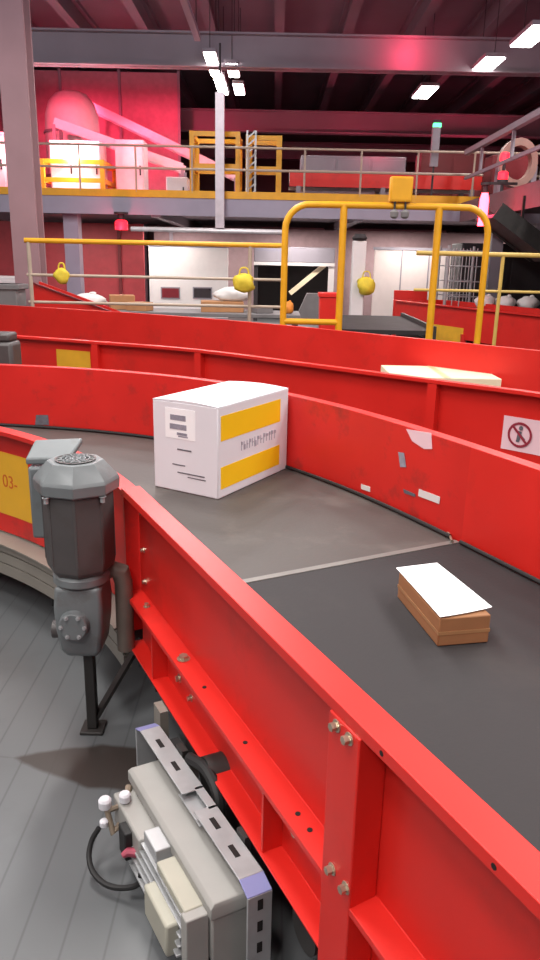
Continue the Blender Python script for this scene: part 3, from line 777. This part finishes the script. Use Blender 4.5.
# inclined roller chutes
def incline(name, label, p0, p1, w, material, n=9):
    t = thing(name, label, 'conveyor', ((p0[0]+p1[0])/2, p0[1], 2.8))
    for s in (0, w):
        MB().bar((p0[0], p0[1]+s, p0[2]), (p1[0], p1[1]+s, p1[2]), .05, .22).build('side_rail', material, t)
    for i in range(n):
        k = (i+.5)/n; x = p0[0]+(p1[0]-p0[0])*k; z = p0[2]+(p1[2]-p0[2])*k
        MB().tube([(x, p0[1]+.02, z), (x, p0[1]+w-.02, z)], .06, 10).build('roller', STEEL, t)
    for p in (p0, p1):
        for s in (0, w): MB().box(p[0]-.04, p[0]+.04, p[1]+s-.03, p[1]+s+.03, 2.8, p[2]-.05).build('leg', GREYP, t)
    return t
incline('inclined_conveyor', 'sloping pale conveyor above the glowing white cabinet', (-5.6, 20.3, 4.75), (-2.4, 20.3, 3.75), .6, PINKW)
incline('inclined_conveyor', 'steep sloping conveyor under the ceiling lamps at left', (-5.4, 23.5, 5.7), (-1.2, 23.5, 3.9), .8, PINKW, 12)
# yellow machine frames
def frame(name, label, x0, x1, y0, y1, z0, z1, r=.05):
    t = thing(name, label, 'frame', ((x0+x1)/2, (y0+y1)/2, z0))
    for x in (x0, x1):
        for y in (y0, y1): MB().box(x-r, x+r, y-r, y+r, z0, z1).build('post', YEL, t)
    for z in (z1-.05, (z0+z1)/2):
        for y in (y0, y1): MB().box(x0, x1, y-.03, y+.03, z-.05, z+.05).build('cross_rail', YEL, t)
        for x in (x0, x1): MB().box(x-.03, x+.03, y0, y1, z-.05, z+.05).build('cross_rail', YEL, t)
    return t
frame('guard_cage', 'yellow machine guard frame on the deck behind the silver pole', -1.85, -.85, 17.5, 18.6, 2.8, 4.2)
frame('guard_cage', 'yellow machine guard frame holding the steel lattice mast on the deck', -.62, .05, 17.6, 18.3, 2.8, 4.15, .06)
frame('guard_cage', 'low yellow frame around the glowing white cabinet', -5.45, -4.05, 18.55, 19.9, 2.8, 3.7, .05)
# lattice mast
lm = thing('lattice_mast', 'pale steel lattice mast beside the yellow frame on the deck', 'mast', (-.55, 17.3, 2.8))
for x in (-.64, -.46): MB().box(x-.02, x+.02, 17.28, 17.32, 2.8, 4.2).build('chord', STEEL, lm)
m = MB()
for i in range(9):
    z = 2.85+.15*i; m.bar((-.64, 17.3, z), (-.46, 17.3, z+.15), .015, .03); 
m.build('lacing', STEEL, lm)
# red long conveyor on the deck, right half
rc = thing('deck_conveyor', 'long red and white conveyor lying along the mezzanine deck', 'conveyor', (2.6, 18.3, 2.8))
MB().box(.3, 4.6, 17.8, 17.86, 3.15, 3.48).build('side_guard', RED, rc)
MB().box(.3, 4.6, 18.8, 18.86, 3.15, 3.60).build('side_guard', WHT, rc)
MB().box(.3, 4.6, 17.86, 18.8, 3.22, 3.28).build('belt', DARK, rc)
for x in (.5, 2.4, 4.4):
    for y in (17.83, 18.83): MB().box(x-.05, x+.05, y-.04, y+.04, 2.8, 3.16).build('leg', GREYP, rc)
machine('sorting_machine', 'grey sorting machine standing behind the red deck conveyor', 1.9, 20.2, 2.6, .8, 1.25, body=GREYP, doors=3)
machine('control_cabinet', 'dark cabinet behind the deck conveyor near the right wing', 4.4, 20.4, 1.6, .8, 1.4, body=MAROON, doors=2)
MBo = None
# scanning ring on the wing
rx = max(aty(516, 170, 15.1).x, 4.45)
rg = thing('scanner_ring', 'pale ring shaped scanner arch on the right wing', 'scanner', (rx, 15.1, 2.78))
K = 20
m = MB(); m.loft([[Vector((rx+r*math.cos(2*PI*i/K), y, 3.40+r*1.2*math.sin(2*PI*i/K))) for r, y in ((.36, 14.98), (.36, 15.2), (.25, 15.2), (.25, 14.98))] for i in range(K+1)], caps=False)
m.build('ring', mat('ring_beige', (160, 132, 120), .5), rg)
for s in (-.32, .32): MB().box(rx+s-.05, rx+s+.05, 15.0, 15.18, 2.782, 3.35).build('leg', GREYP, rg)
machine('machine_cabinet', 'red-lit cabinet on the right wing at the picture edge', 5.75, 15.9, .8, .7, 1.0, body=PINKW, z0=2.805)
machine('machine_cabinet', 'small dull red cabinet on the wing behind the scanner arch', 4.75, 16.3, .9, .6, .85, body=MAROON, z0=2.805, doors=1)

# ------------------------------------------------------------------ beacons and red lamps
def beacon(name, label, x, y, z, r, h, strong, mount):
    t = thing(name, label, 'beacon', (x, y, z))
    MB().lathe([(r, z), (r, z+h*.8), (r*.7, z+h)], (x, y, 0), 14).build('lens', LAMPR if strong else LAMPRD, t)
    if mount == 'under': MB().lathe([(r*.5, z+h), (r*.5, z+h+.12), (r*1.1, z+h+.12), (r*1.1, z+h+.16)], (x, y, 0), 14).build('base', DARK, t)
    else: MB().lathe([(r*1.1, z-.06), (r*1.1, z)], (x, y, 0), 14).build('base', DARK, t)
    return t
bt = aty(485, 193, 13.0); bb_ = aty(485, 226, 13.0)
beacon('red_beacon', 'bright red beacon hanging at the edge of the right wing beside the hoop', bt.x, 13.0, bb_.z, .075, bt.z-bb_.z, True, 'under')
MB().box(bt.x-.02, 3.94, 12.98, 13.02, bt.z+.13, bt.z+.17).build('arm', DARK, bpy.data.objects['red_beacon'])
beacon('red_beacon', 'red beacon hanging under the deck near the left support post', -3.33, 16.9, 2.12, .14, .20, False, 'under')
bs = aty(480, 160, 14.6)
bt2 = beacon('red_beacon', 'red beacon post with two lenses on the right wing left of the scanner arch', max(bs.x, 4.15), 14.6, 3.06, .09, .14, False, 'on')
MB().lathe([(.09, 3.38), (.09, 3.48), (.06, 3.52)], (max(bs.x, 4.15), 14.6, 0), 14).build('lens', LAMPRD, bt2)
MB().lathe([(.03, 2.785), (.03, 3.0)], (max(bs.x, 4.15), 14.6, 0), 10).build('pole', DARK, bt2)
MB().lathe([(.03, 3.20), (.03, 3.38)], (max(bs.x, 4.15), 14.6, 0), 10).build('pole', DARK, bt2)
def plight(name, kind, loc, energy, color, size=.3, rot=None, spot=None):
    l = bpy.data.lights.new(name, kind); l.energy = energy; l.color = color
    if kind in ('POINT', 'SPOT'): l.shadow_soft_size = size
    if kind == 'AREA': l.size = size[0]; l.shape = 'RECTANGLE'; l.size_y = size[1]
    if spot: l.spot_size = spot; l.spot_blend = .6
    o = bpy.data.objects.new(name, l); COL.objects.link(o); o.location = loc
    if rot is not None: o.rotation_euler = rot
    return o
RC = (1, .06, .14)
plight('beacon_light', 'POINT', (bt.x-.15, 12.8, 2.4), 14, RC, .1)
plight('beacon_light', 'POINT', (-3.33, 16.6, 2.1), 14, RC, .1)
# red flood lamps on the left of the deck
def flood(label, x, y, z, aim):
    t = thing('flood_lamp', label, 'lamp', (x, y, z))
    MB().box(x-.22, x+.22, y-.1, y+.02, z-.12, z+.12).build('housing', DARK, t, bevel=.02)
    MB().box(x-.19, x+.19, y+.02, y+.03, z-.1, z+.1).build('lens', LAMPR, t)
    MB().tube([(x, y-.04, z+.12), (x, y-.04, ZC if z > 4.5 else z+.3)], .015, 8).build('hanger', DARK, t)
    return t
for (x, y, z, e) in ((-4.2, 18.3, 5.4, 380), (-6.4, 18.3, 5.4, 320), (-2.4, 18.6, 5.4, 110), (-5.8, 22.8, 5.8, 260), (-3.4, 22.8, 5.8, 170)):
    plight('red_flood', 'SPOT', (x, y, z), e, RC, .2, (math.radians(48), 0, 0), math.radians(125))
plight('work_light', 'POINT', (-4.75, 18.4, 3.75), 120, (1, .66, .70), .12)
plight('work_light', 'POINT', (-6.2, 18.5, 3.8), 30, (1, .5, .56), .15)
for (x, y, z, e) in ((-4.5, 23.0, 4.6, 60), (2.6, 24.5, 4.6, 60), (6.0, 25.5, 4.4, 60), (5.2, 15.0, 3.75, 14), (5.6, 12.4, 3.7, 12), (2.5, 19.4, 4.2, 10), (2.75, 17.5, 5.85, 32), (.4, 21, 5.2, 20)):
    plight('red_flood', 'POINT', (x, y, z), e, RC, .25)
# pale screen wall on the deck behind the left machines
sw = thing('screen_wall', 'pale screen wall glowing red behind the machines at the left of the deck', 'wall panel', (-5.2, 25, 2.8))
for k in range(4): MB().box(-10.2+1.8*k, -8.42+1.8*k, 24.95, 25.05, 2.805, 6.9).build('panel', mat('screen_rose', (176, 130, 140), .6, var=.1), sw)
for k in range(5): MB().box(-10.26+1.8*k, -10.18+1.8*k, 24.88, 24.94, 2.805, 6.95).build('mullion', GREYP, sw)
# ------------------------------------------------------------------ ceiling lamps
def lamp(label, x, y, z, ln=1.3, w=.28, group=None):
    t = thing('ceiling_lamp', label, 'lamp', (x, y, z), 0, group)
    MB().box(x-w/2, x+w/2, y-ln/2, y+ln/2, z, z+.08).build('housing', BEAMM, t, bevel=.01)
    MB().box(x-w/2+.02, x+w/2-.02, y-ln/2+.02, y+ln/2-.02, z-.03, z).build('diffuser', LAMPW, t, bevel=.01)
    for s in (-.4, .4): MB().tube([(x, y+s*ln, z+.08), (x, y+s*ln, ZC-.1)], .008, 6).build('suspension_rod', DARK, t)
    return t
ZL = 5.6
for lab, px, py in (('ceiling lamp nearest the hoop barrier in the right hand row of three', 425, 92), ('middle ceiling lamp of the right hand row of three', 487, 65), ('ceiling lamp cut by the right picture edge', 532, 36)):
    p = at(px, py, ZL); lamp(lab, p.x, p.y, ZL, 1.35, .44)
for lab, px, py in (('left front lamp of the four bright lamps above the silver pole', 213, 64), ('left rear lamp of the four bright lamps above the silver pole', 221, 85), ('right front lamp of the four bright lamps above the silver pole', 233, 70), ('right rear lamp of the four bright lamps above the silver pole', 239, 89)):
    p = at(px, py, ZL); lamp(lab, p.x, p.y, ZL, 2.0 if px < 225 else 1.2, .28)
tr = thing('lamp_trunking', 'long pale ceiling trunking leading to the four bright lamps', 'trunking', (-1.62, 13, ZL+.1))
MB().box(-1.68, -1.56, 9.5, 16.6, ZL+.1, ZL+.2).build('channel', FASC, tr)
for y in (10, 13, 16.3): MB().tube([(-1.62, y, ZL+.2), (-1.62, y, 7.0)], .01, 6).build('suspension_rod', DARK, tr)
# rows of the same lamps continue over the foreground
WC = (1, .965, .93)
for y in (-3, 0, 3, 6, 9, 12):
    for x, e in ((-1.4, 138 if y < 8 else 85), (4.4, 138 if y < 8 else 85), (-7.2, 105 if y < 5 else 45)):
        plight('row_lamp_light', 'AREA', (x, y, 5.52), e, WC, (.5, 1.6))
        if y > 5: plight('ceiling_fill_uplight', 'AREA', (x, y, 5.75), e*(.30 if x < 0 else .16), (.92, .93, 1), (.5, 1.6), (PI, 0, 0))  # cool upward fill added to lift the dark ceiling
        if y > 8: plight('girder_fill_point', 'POINT', (x, y, 5.85), 125 if x < 0 else 30, (.90, .92, 1), .2)  # bare point fill added to brighten the girder face and joists
for y in (15, 18, 21, 24, 27):
    for x, e in ((-1.4, 16), (4.4, 14)):
        plight('row_lamp_light', 'AREA', (x, y, 5.52), e, WC, (.5, 1.6))
# fill lights without fixtures, added below the mezzanine to brighten the back panels
for x in (-5.4, -3.0, 0.5, 3.5): plight('under_deck_fill', 'AREA', (x, 19.2, 2.38), 50, (1, .93, .88), (1.2, .2))

for x in (-5.6, -2.6, .4, 3.4, 6.4): plight('under_deck_fill', 'AREA', (x, 21.3, 2.38), 60, (1, .86, .82), (1.2, .2))  # second row of added fill, for the wall behind the booths
# silver hanging pole with cable tube
PT = aty(221, 93, 16.5).z
hg = thing('hanging_pole', 'thin silver pole hanging from the bright lamps in front of the deck', 'pole', (-1.17, 16.5, 2.2))
MB().tube([(-1.17, 16.5, PT), (-1.17, 16.5, 5.65)], .02, 8).build('hanger_rod', DARK, hg)
MB().box(-1.26, -1.08, 16.42, 16.58, 2.18, PT).build('drop_pole', mat('pole_grey', (196, 184, 190), .45, .2), hg)
MB().tube([(-3.05, 16.5, 2.13), (.22, 16.5, 2.13)], .05, 10).build('cross_tube', mat('bright_tube', (216, 210, 212), .35, .2), hg)
# exit lamp
ex = thing('signal_lamp', 'thin dark signal column with a green light hanging above the deck', 'lamp', (2.75, 17.2, 3.5))
pz = aty(434, 160, 17.2); 
MB().box(pz.x-.08, pz.x+.08, 17.14, 17.26, 3.55, 4.32).build('column', GREYP, ex)
MB().box(pz.x-.07, pz.x+.09, 17.14, 17.26, 4.32, 4.40).build('green_lens', LAMPG, ex)
MB().box(pz.x-.08, pz.x+.08, 17.14, 17.26, 4.40, 4.46).build('cap', DARK, ex)
MB().box(pz.x-.02, pz.x+.02, 17.18, 17.22, 2.8, 3.56).build('stand', DARK, ex)

# ------------------------------------------------------------------ below the deck: partitions, panels
YP = 20.0
pw = thing('white_partition', 'white panelled booth wall with one reddish and one dark window', 'partition', (-2.2, YP, 0))
x0, x1 = aty(149, 270, YP).x, aty(228, 270, YP).x
MB().box(x0, x1, YP, YP+.1, .05, 1.83).build('wall_panel', WHT, pw, bevel=.01)
MB().box(x0-.04, x1+.04, YP-.02, YP+.12, 1.83, 1.90).build('top_rail', GREYP, pw)
MB().box(x0, x1, YP-.01, YP+.11, 0, .05).build('base_rail', GREYP, pw)
for (xa_, xb_, mt_) in ((162, 179, mat('window_red', (120, 40, 48), .3)), (194, 211, mat('window_dark', (56, 50, 54), .3))):
    wa, wb = aty(xa_, 292, YP), aty(xb_, 292, YP)
    fr = MB().box(wa.x-.03, wb.x+.03, YP-.015, YP, wa.z-.17, wa.z+.13).build('window_frame', GREYP, pw)
    MB().box(wa.x, wb.x, YP-.02, YP-.014, wa.z-.14, wa.z+.10).build('pane', mt_, fr)
pw2 = thing('white_partition', 'plain white booth wall behind the right half of the hoop', 'partition', (3.4, YP, 0))
x0, x1 = aty(374, 270, YP).x, aty(456, 270, YP).x
MB().box(x0, x1, YP, YP+.1, .05, 1.86).build('wall_panel', mat('beige_panel', (214, 200, 196), .6, var=.03), pw2, bevel=.01)
MB().box(x0-.04, x1+.04, YP-.02, YP+.12, 1.86, 1.93).build('top_rail', GREYP, pw2)
for k in (.33, .66): MB().box(x0+(x1-x0)*k-.015, x0+(x1-x0)*k+.015, YP-.012, YP, .05, 1.86).build('panel_joint', GREYP, pw2)
# open dock with dark inside
dk = thing('loading_dock', 'dark open loading dock with grey lintel and slanted brace behind the hoop', 'dock', (.6, YP, 0))
x0, x1 = aty(254, 270, YP).x, aty(334, 270, YP).x
MB().box(x0, x1, YP+.9, YP+1.0, 0, 1.8).build('back_panel', HOLE, dk)
MB().box(x0, x1, YP-.1, YP+.1, 1.50, 1.88).build('lintel', GREYP, dk, bevel=.02)
MB().box(x0, x1, YP-.14, YP-.1, 1.42, 1.50).build('lintel_strip', WHT, dk)
MB().box(x1-.14, x1, YP-.1, YP+.1, 0, 1.5).build('jamb', WHT, dk)
MB().box(x0, x0+.1, YP-.1, YP+.1, 0, 1.5).build('jamb', DARK, dk)
m = MB(); m.bar((x0+.95, YP, .72), (x1-.25, YP, 1.45), .06, .12); m.build('brace', CARDL, dk)
m = MB(); m.loft([[Vector((x1-1.0, y, .05)), Vector((x1-.2, y, .05)), Vector((x1-.2, y, .75)), Vector((x1-.7, y, .75))] for y in (YP-.5, YP-.2)]); m.build('ramp_plate', BIN, dk)
# red partition at left and dark back partition
rp_ = thing('red_partition', 'dull red sheet partition behind the left deck posts', 'partition', (-5.6, 21, 0))
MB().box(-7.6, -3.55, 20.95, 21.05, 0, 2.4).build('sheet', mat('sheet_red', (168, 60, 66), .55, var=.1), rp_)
for x in (-7.0, -5.6, -4.2): MB().box(x-.04, x+.04, 20.88, 20.95, 0, 2.4).build('stiffener', MAROON, rp_)
dp = thing('dark_partition', 'dark partition wall under the deck behind the white booths', 'partition', (2, 22.5, 0))
MB().box(-3.5, 9, 22.5, 22.6, 0, 2.4).build('sheet', mat('dark_wall', (150, 128, 130), .7, var=.1), dp)
for x in (-3.0, 2.0, 4.6, 7.2): MB().box(x-.05, x+.05, 22.42, 22.5, 0, 2.4).build('stiffener', GREYP, dp)
# pale things at left under the deck
machine('steel_cabinet', 'pale cabinet in the gap at the left edge under the deck', -5.3, 15.2, .8, .6, 1.15, body=PINKW, z0=0)
# white column standing by the hoop
wp = thing('white_post', 'white post standing inside the hoop barrier opening', 'post', (1.62, 15, 0))
MB().box(1.50, 1.76, 14.9, 15.1, 0, 1.95).build('post_body', WHT, wp, bevel=.02)
MB().box(1.44, 1.82, 14.84, 15.16, 0, .06).build('base_plate', GREYP, wp)
MB().lathe([(.12, 1.95), (.15, 2.0), (.10, 2.08)], (1.63, 15, 0), 14).build('cap', DARK, wp)

# roll cage
rcg = thing('roll_cage', 'grey wire roll cage standing right of the plain white booth', 'cage', (3.7, 15, 0))
X0, X1, Yc0, Yc1 = 3.30, 3.98, 14.7, 15.5
for x in (X0, X1):
    for y in (Yc0, Yc1): MB().tube([(x, y, .12), (x, y, 1.9)], .03, 8).build('corner_post', STEEL, rcg)
MB().box(X0, X1, Yc0, Yc1, .12, .2).build('base', GREYP, rcg)
for y in (Yc0, Yc1):
    m = MB()
    for i in range(6): m.tube([(X0, y, .4+.28*i), (X1, y, .4+.28*i)], .012, 6)
    for i in range(4): m.tube([(X0+.136*(i+1), y, .2), (X0+.136*(i+1), y, 1.85)], .010, 6)
    m.build('mesh_side', STEEL, rcg)
for x in (X0+.05, X1-.05):
    for y in (Yc0+.05, Yc1-.05): MB().lathe([(.05, 0), (.06, .03), (.06, .09), (.03, .12)], (x, y, 0), 10).build('caster', BLACK, rcg)

# sorting table carrying heaps of parcels between rail and far guard
def table(name, label, x0, x1, y0, y1, z, material):
    t = thing(name, label, 'table', ((x0+x1)/2, (y0+y1)/2, 0))
    MB().box(x0, x1, y0, y1, z-.06, z).build('table_top', material, t, bevel=.008)
    for x in (x0+.08, x1-.08):
        for y in (y0+.08, y1-.08): MB().box(x-.04, x+.04, y-.04, y+.04, 0, z-.06).build('leg', STEELD, t)
    return t
ZTB = .70
table('sorting_table', 'grey sorting table under parcels between guard railing and red guard', -3.2, .45, 12.55, 13.6, ZTB, BIN)
def parcel(label, px, py, Y, w, d, h, z0, material, rz, seed, group=None, name='cardboard_box'):
    c = aty(px, py, Y)
    t = thing(name, label, 'box', (c.x, Y, z0), rz, group)
    m = MB(); R = ROOTM[t.name]
    f = lambda p: R @ p
    m.box(-w/2, w/2, -d/2, d/2, .001, h, f); m.build('box_body', material, t, bevel=.01)
    m = MB(); m.box(-.03, .03, -d/2-.002, d/2+.002, h-.001, h+.002, f); m.build('packing_tape', mat('tape_tan', (186, 148, 108), .35), t)
    return t
def sack(name, label, px, py, Y, r, z0, material, seed, cat='sack'):
    c = aty(px, py, Y)
    t = thing(name, label, cat, (c.x, Y, z0))
    MB().blob((c.x, Y, z0+r[2]*.8), r, seed).build('bag_body', material, t, smooth=80)
    MB().blob((c.x+r[0]*.3, Y, z0+r[2]*1.75), (r[0]*.22, r[1]*.22, r[2]*.25), seed+5, 10, 6, flat=False).build('tied_neck', material, t, smooth=80)
    return t
parcel('cardboard box on the sorting table by the left deck post', 122, 300, 13.1, .42, .34, .24, ZTB, CARD, .25, 1)
parcel('flat cardboard box beside the left deck post on the sorting table', 140, 305, 12.85, .36, .30, .14, ZTB, CARD, -.3, 2)
parcel('cardboard box under the white sack on the sorting table', 222, 306, 13.0, .72, .40, .18, ZTB, CARD, .1, 3)
parcel('small dark box at the right end of the sorting table', 262, 312, 12.9, .30, .25, .12, ZTB, BIN, .4, 4)
sack('white_sack', 'white sack lying on the cardboard box beside the dark dock', 233, 300, 13.0, (.30, .18, .13), ZTB+.185, WSACK, 3)
sack('white_sack', 'pale sack on the sorting table beside the sloping red chute', 88, 300, 13.2, (.30, .2, .14), ZTB, WSACK, 9)
sack('orange_bag', 'small orange bag at the right end of the sorting table', 288, 306, 12.9, (.10, .10, .11), ZTB, mat('orange_bag', (226, 140, 50), .6), 12, 'bag')
# yellow bags hung on the railing
def hung(label, px, py, Y, r, seed):
    c = aty(px, py, Y)
    t = thing('yellow_bag', label, 'bag', (c.x, Y, c.z-r[2]))
    MB().blob(c, r, seed, flat=False, rough=.28).build('bag_body', SACK, t, smooth=80)
    MB().tube(spline([(c.x-r[0]*.5, Y, c.z+r[2]*.6), (c.x-r[0]*.3, Y+.0, c.z+r[2]*1.5), (c.x+r[0]*.3, Y, c.z+r[2]*1.5), (c.x+r[0]*.5, Y, c.z+r[2]*.6)], 5), .012, 6).build('strap', SACK, t)
    return t
hung('yellow bag hung on the railing left of the dark dock', 244, 283, 10.88, (.15, .09, .13), 21)
hung('small yellow bag hung at the left end of the guard railing', 62, 276, 10.9, (.10, .07, .11), 22)
hung('yellow bag hanging in front of the white post', 366, 286, 14.83, (.17, .12, .17), 23)
# right: heap of pale sacks
for i, (px, lab) in enumerate(((486, 'pale sack at the left end of the right hand heap'), (506, 'pale sack in the middle of the right hand heap'), (529, 'pale sack at the picture edge in the right hand heap'))):
    sack('pale_sack', lab, px, 297, 14.2, (.19, .2, .13), .78, WSACK, 40+i)
table('sack_table', 'low dark table under the heap of pale sacks', 3.7, 5.4, 13.9, 14.6, .78, STEELD)
# grey chute on the far right, slanted
dc = thing('grey_chute', 'dark grey slanted chute hanging below the right wing', 'chute', (3.7, 12.2, 1.9))
a = aty(497, 217, 12.0); b = aty(556, 262, 12.0)
m = MB(); m.loft([[Vector((a.x, y, a.z)), Vector((b.x, y, b.z)), Vector((b.x, y, b.z+.05)), Vector((a.x, y, a.z+.05))] for y in (12.0, 13.0)]); m.build('slide', STEELD, dc)
for y in (12.0, 13.0):
    m = MB(); m.bar((a.x, y, a.z+.1), (b.x, y, b.z+.1), .03, .25); m.build('side_panel', STEELD, dc)
for k in (.55, .95): MB().box(a.lerp(b, k).x-.02, a.lerp(b, k).x+.02, 12.48, 12.52, a.lerp(b, k).z+.04, 2.62).build('hanger', STEELD, dc)
# dark machine behind right railing
machine('machine_cabinet', 'dark machine behind the pale yellow railing at right', 5.2, 17.5, 2.2, 1.0, 2.0, body=DARK, z0=0)
# red bin and grey ramp inside the hoop
rbn = thing('red_bin', 'small red bin seen through the left part of the hoop', 'bin', (.85, 10.5, 0))
m = MB(); c = aty(329, 308, 10.5)
m.loft([[Vector((c.x+sx*w, 10.5+sy*w, z)) for sx, sy in ((-1, -1), (1, -1), (1, 1), (-1, 1))] for w, z in ((.11, 0), (.14, 1.1))]); m.build('bin_body', RED, rbn, bevel=.01)
MB().box(c.x-.155, c.x+.155, 10.5-.155, 10.5+.155, 1.1, 1.16).build('lid', RED, rbn, bevel=.01)
gr = thing('grey_ramp', 'dark grey belt ramp seen through the hoop behind the red guard', 'conveyor', (1.6, 11.5, 0))
MB().box(.95, 2.25, 10.6, 13.4, .60, .66).build('belt', BELT, gr)
MB().box(.90, .95, 10.6, 13.4, .50, .72).build('side_rail', STEELD, gr)
MB().box(2.25, 2.30, 10.6, 13.4, .50, .72).build('side_rail', STEELD, gr)
for x in (1.0, 2.2):
    for y in (10.8, 13.2): MB().box(x-.04, x+.04, y-.04, y+.04, 0, .6).build('leg', STEELD, gr)
# dark grey crate by the column at left edge
cr = thing('grey_crate', 'dark grey crate stack at the left edge beside the column', 'crate', (-4.5, 12.2, 0))
MB().box(-5.2, -4.0, 11.95, 12.5, .0, .62).build('crate_base', STEELD, cr, bevel=.01)
MB().box(-5.1, -4.05, 12.0, 12.45, .62, 1.12).build('crate_body', BIN, cr, bevel=.03)
MB().box(-5.14, -4.01, 11.97, 12.48, 1.04, 1.12).build('crate_rim', BIN, cr, bevel=.01)

# ------------------------------------------------------------------ world and view
w = bpy.data.worlds.new('hall_air'); scene.world = w; w.use_nodes = True
bg = w.node_tree.nodes['Background']; bg.inputs[0].default_value = (.9, .86, .95, 1); bg.inputs[1].default_value = .10
scene.view_settings.view_transform = 'Standard'; scene.view_settings.look = 'None'
scene.view_settings.gamma = 1; scene.view_settings.use_curve_mapping = False
scene.view_settings.exposure = 0.35
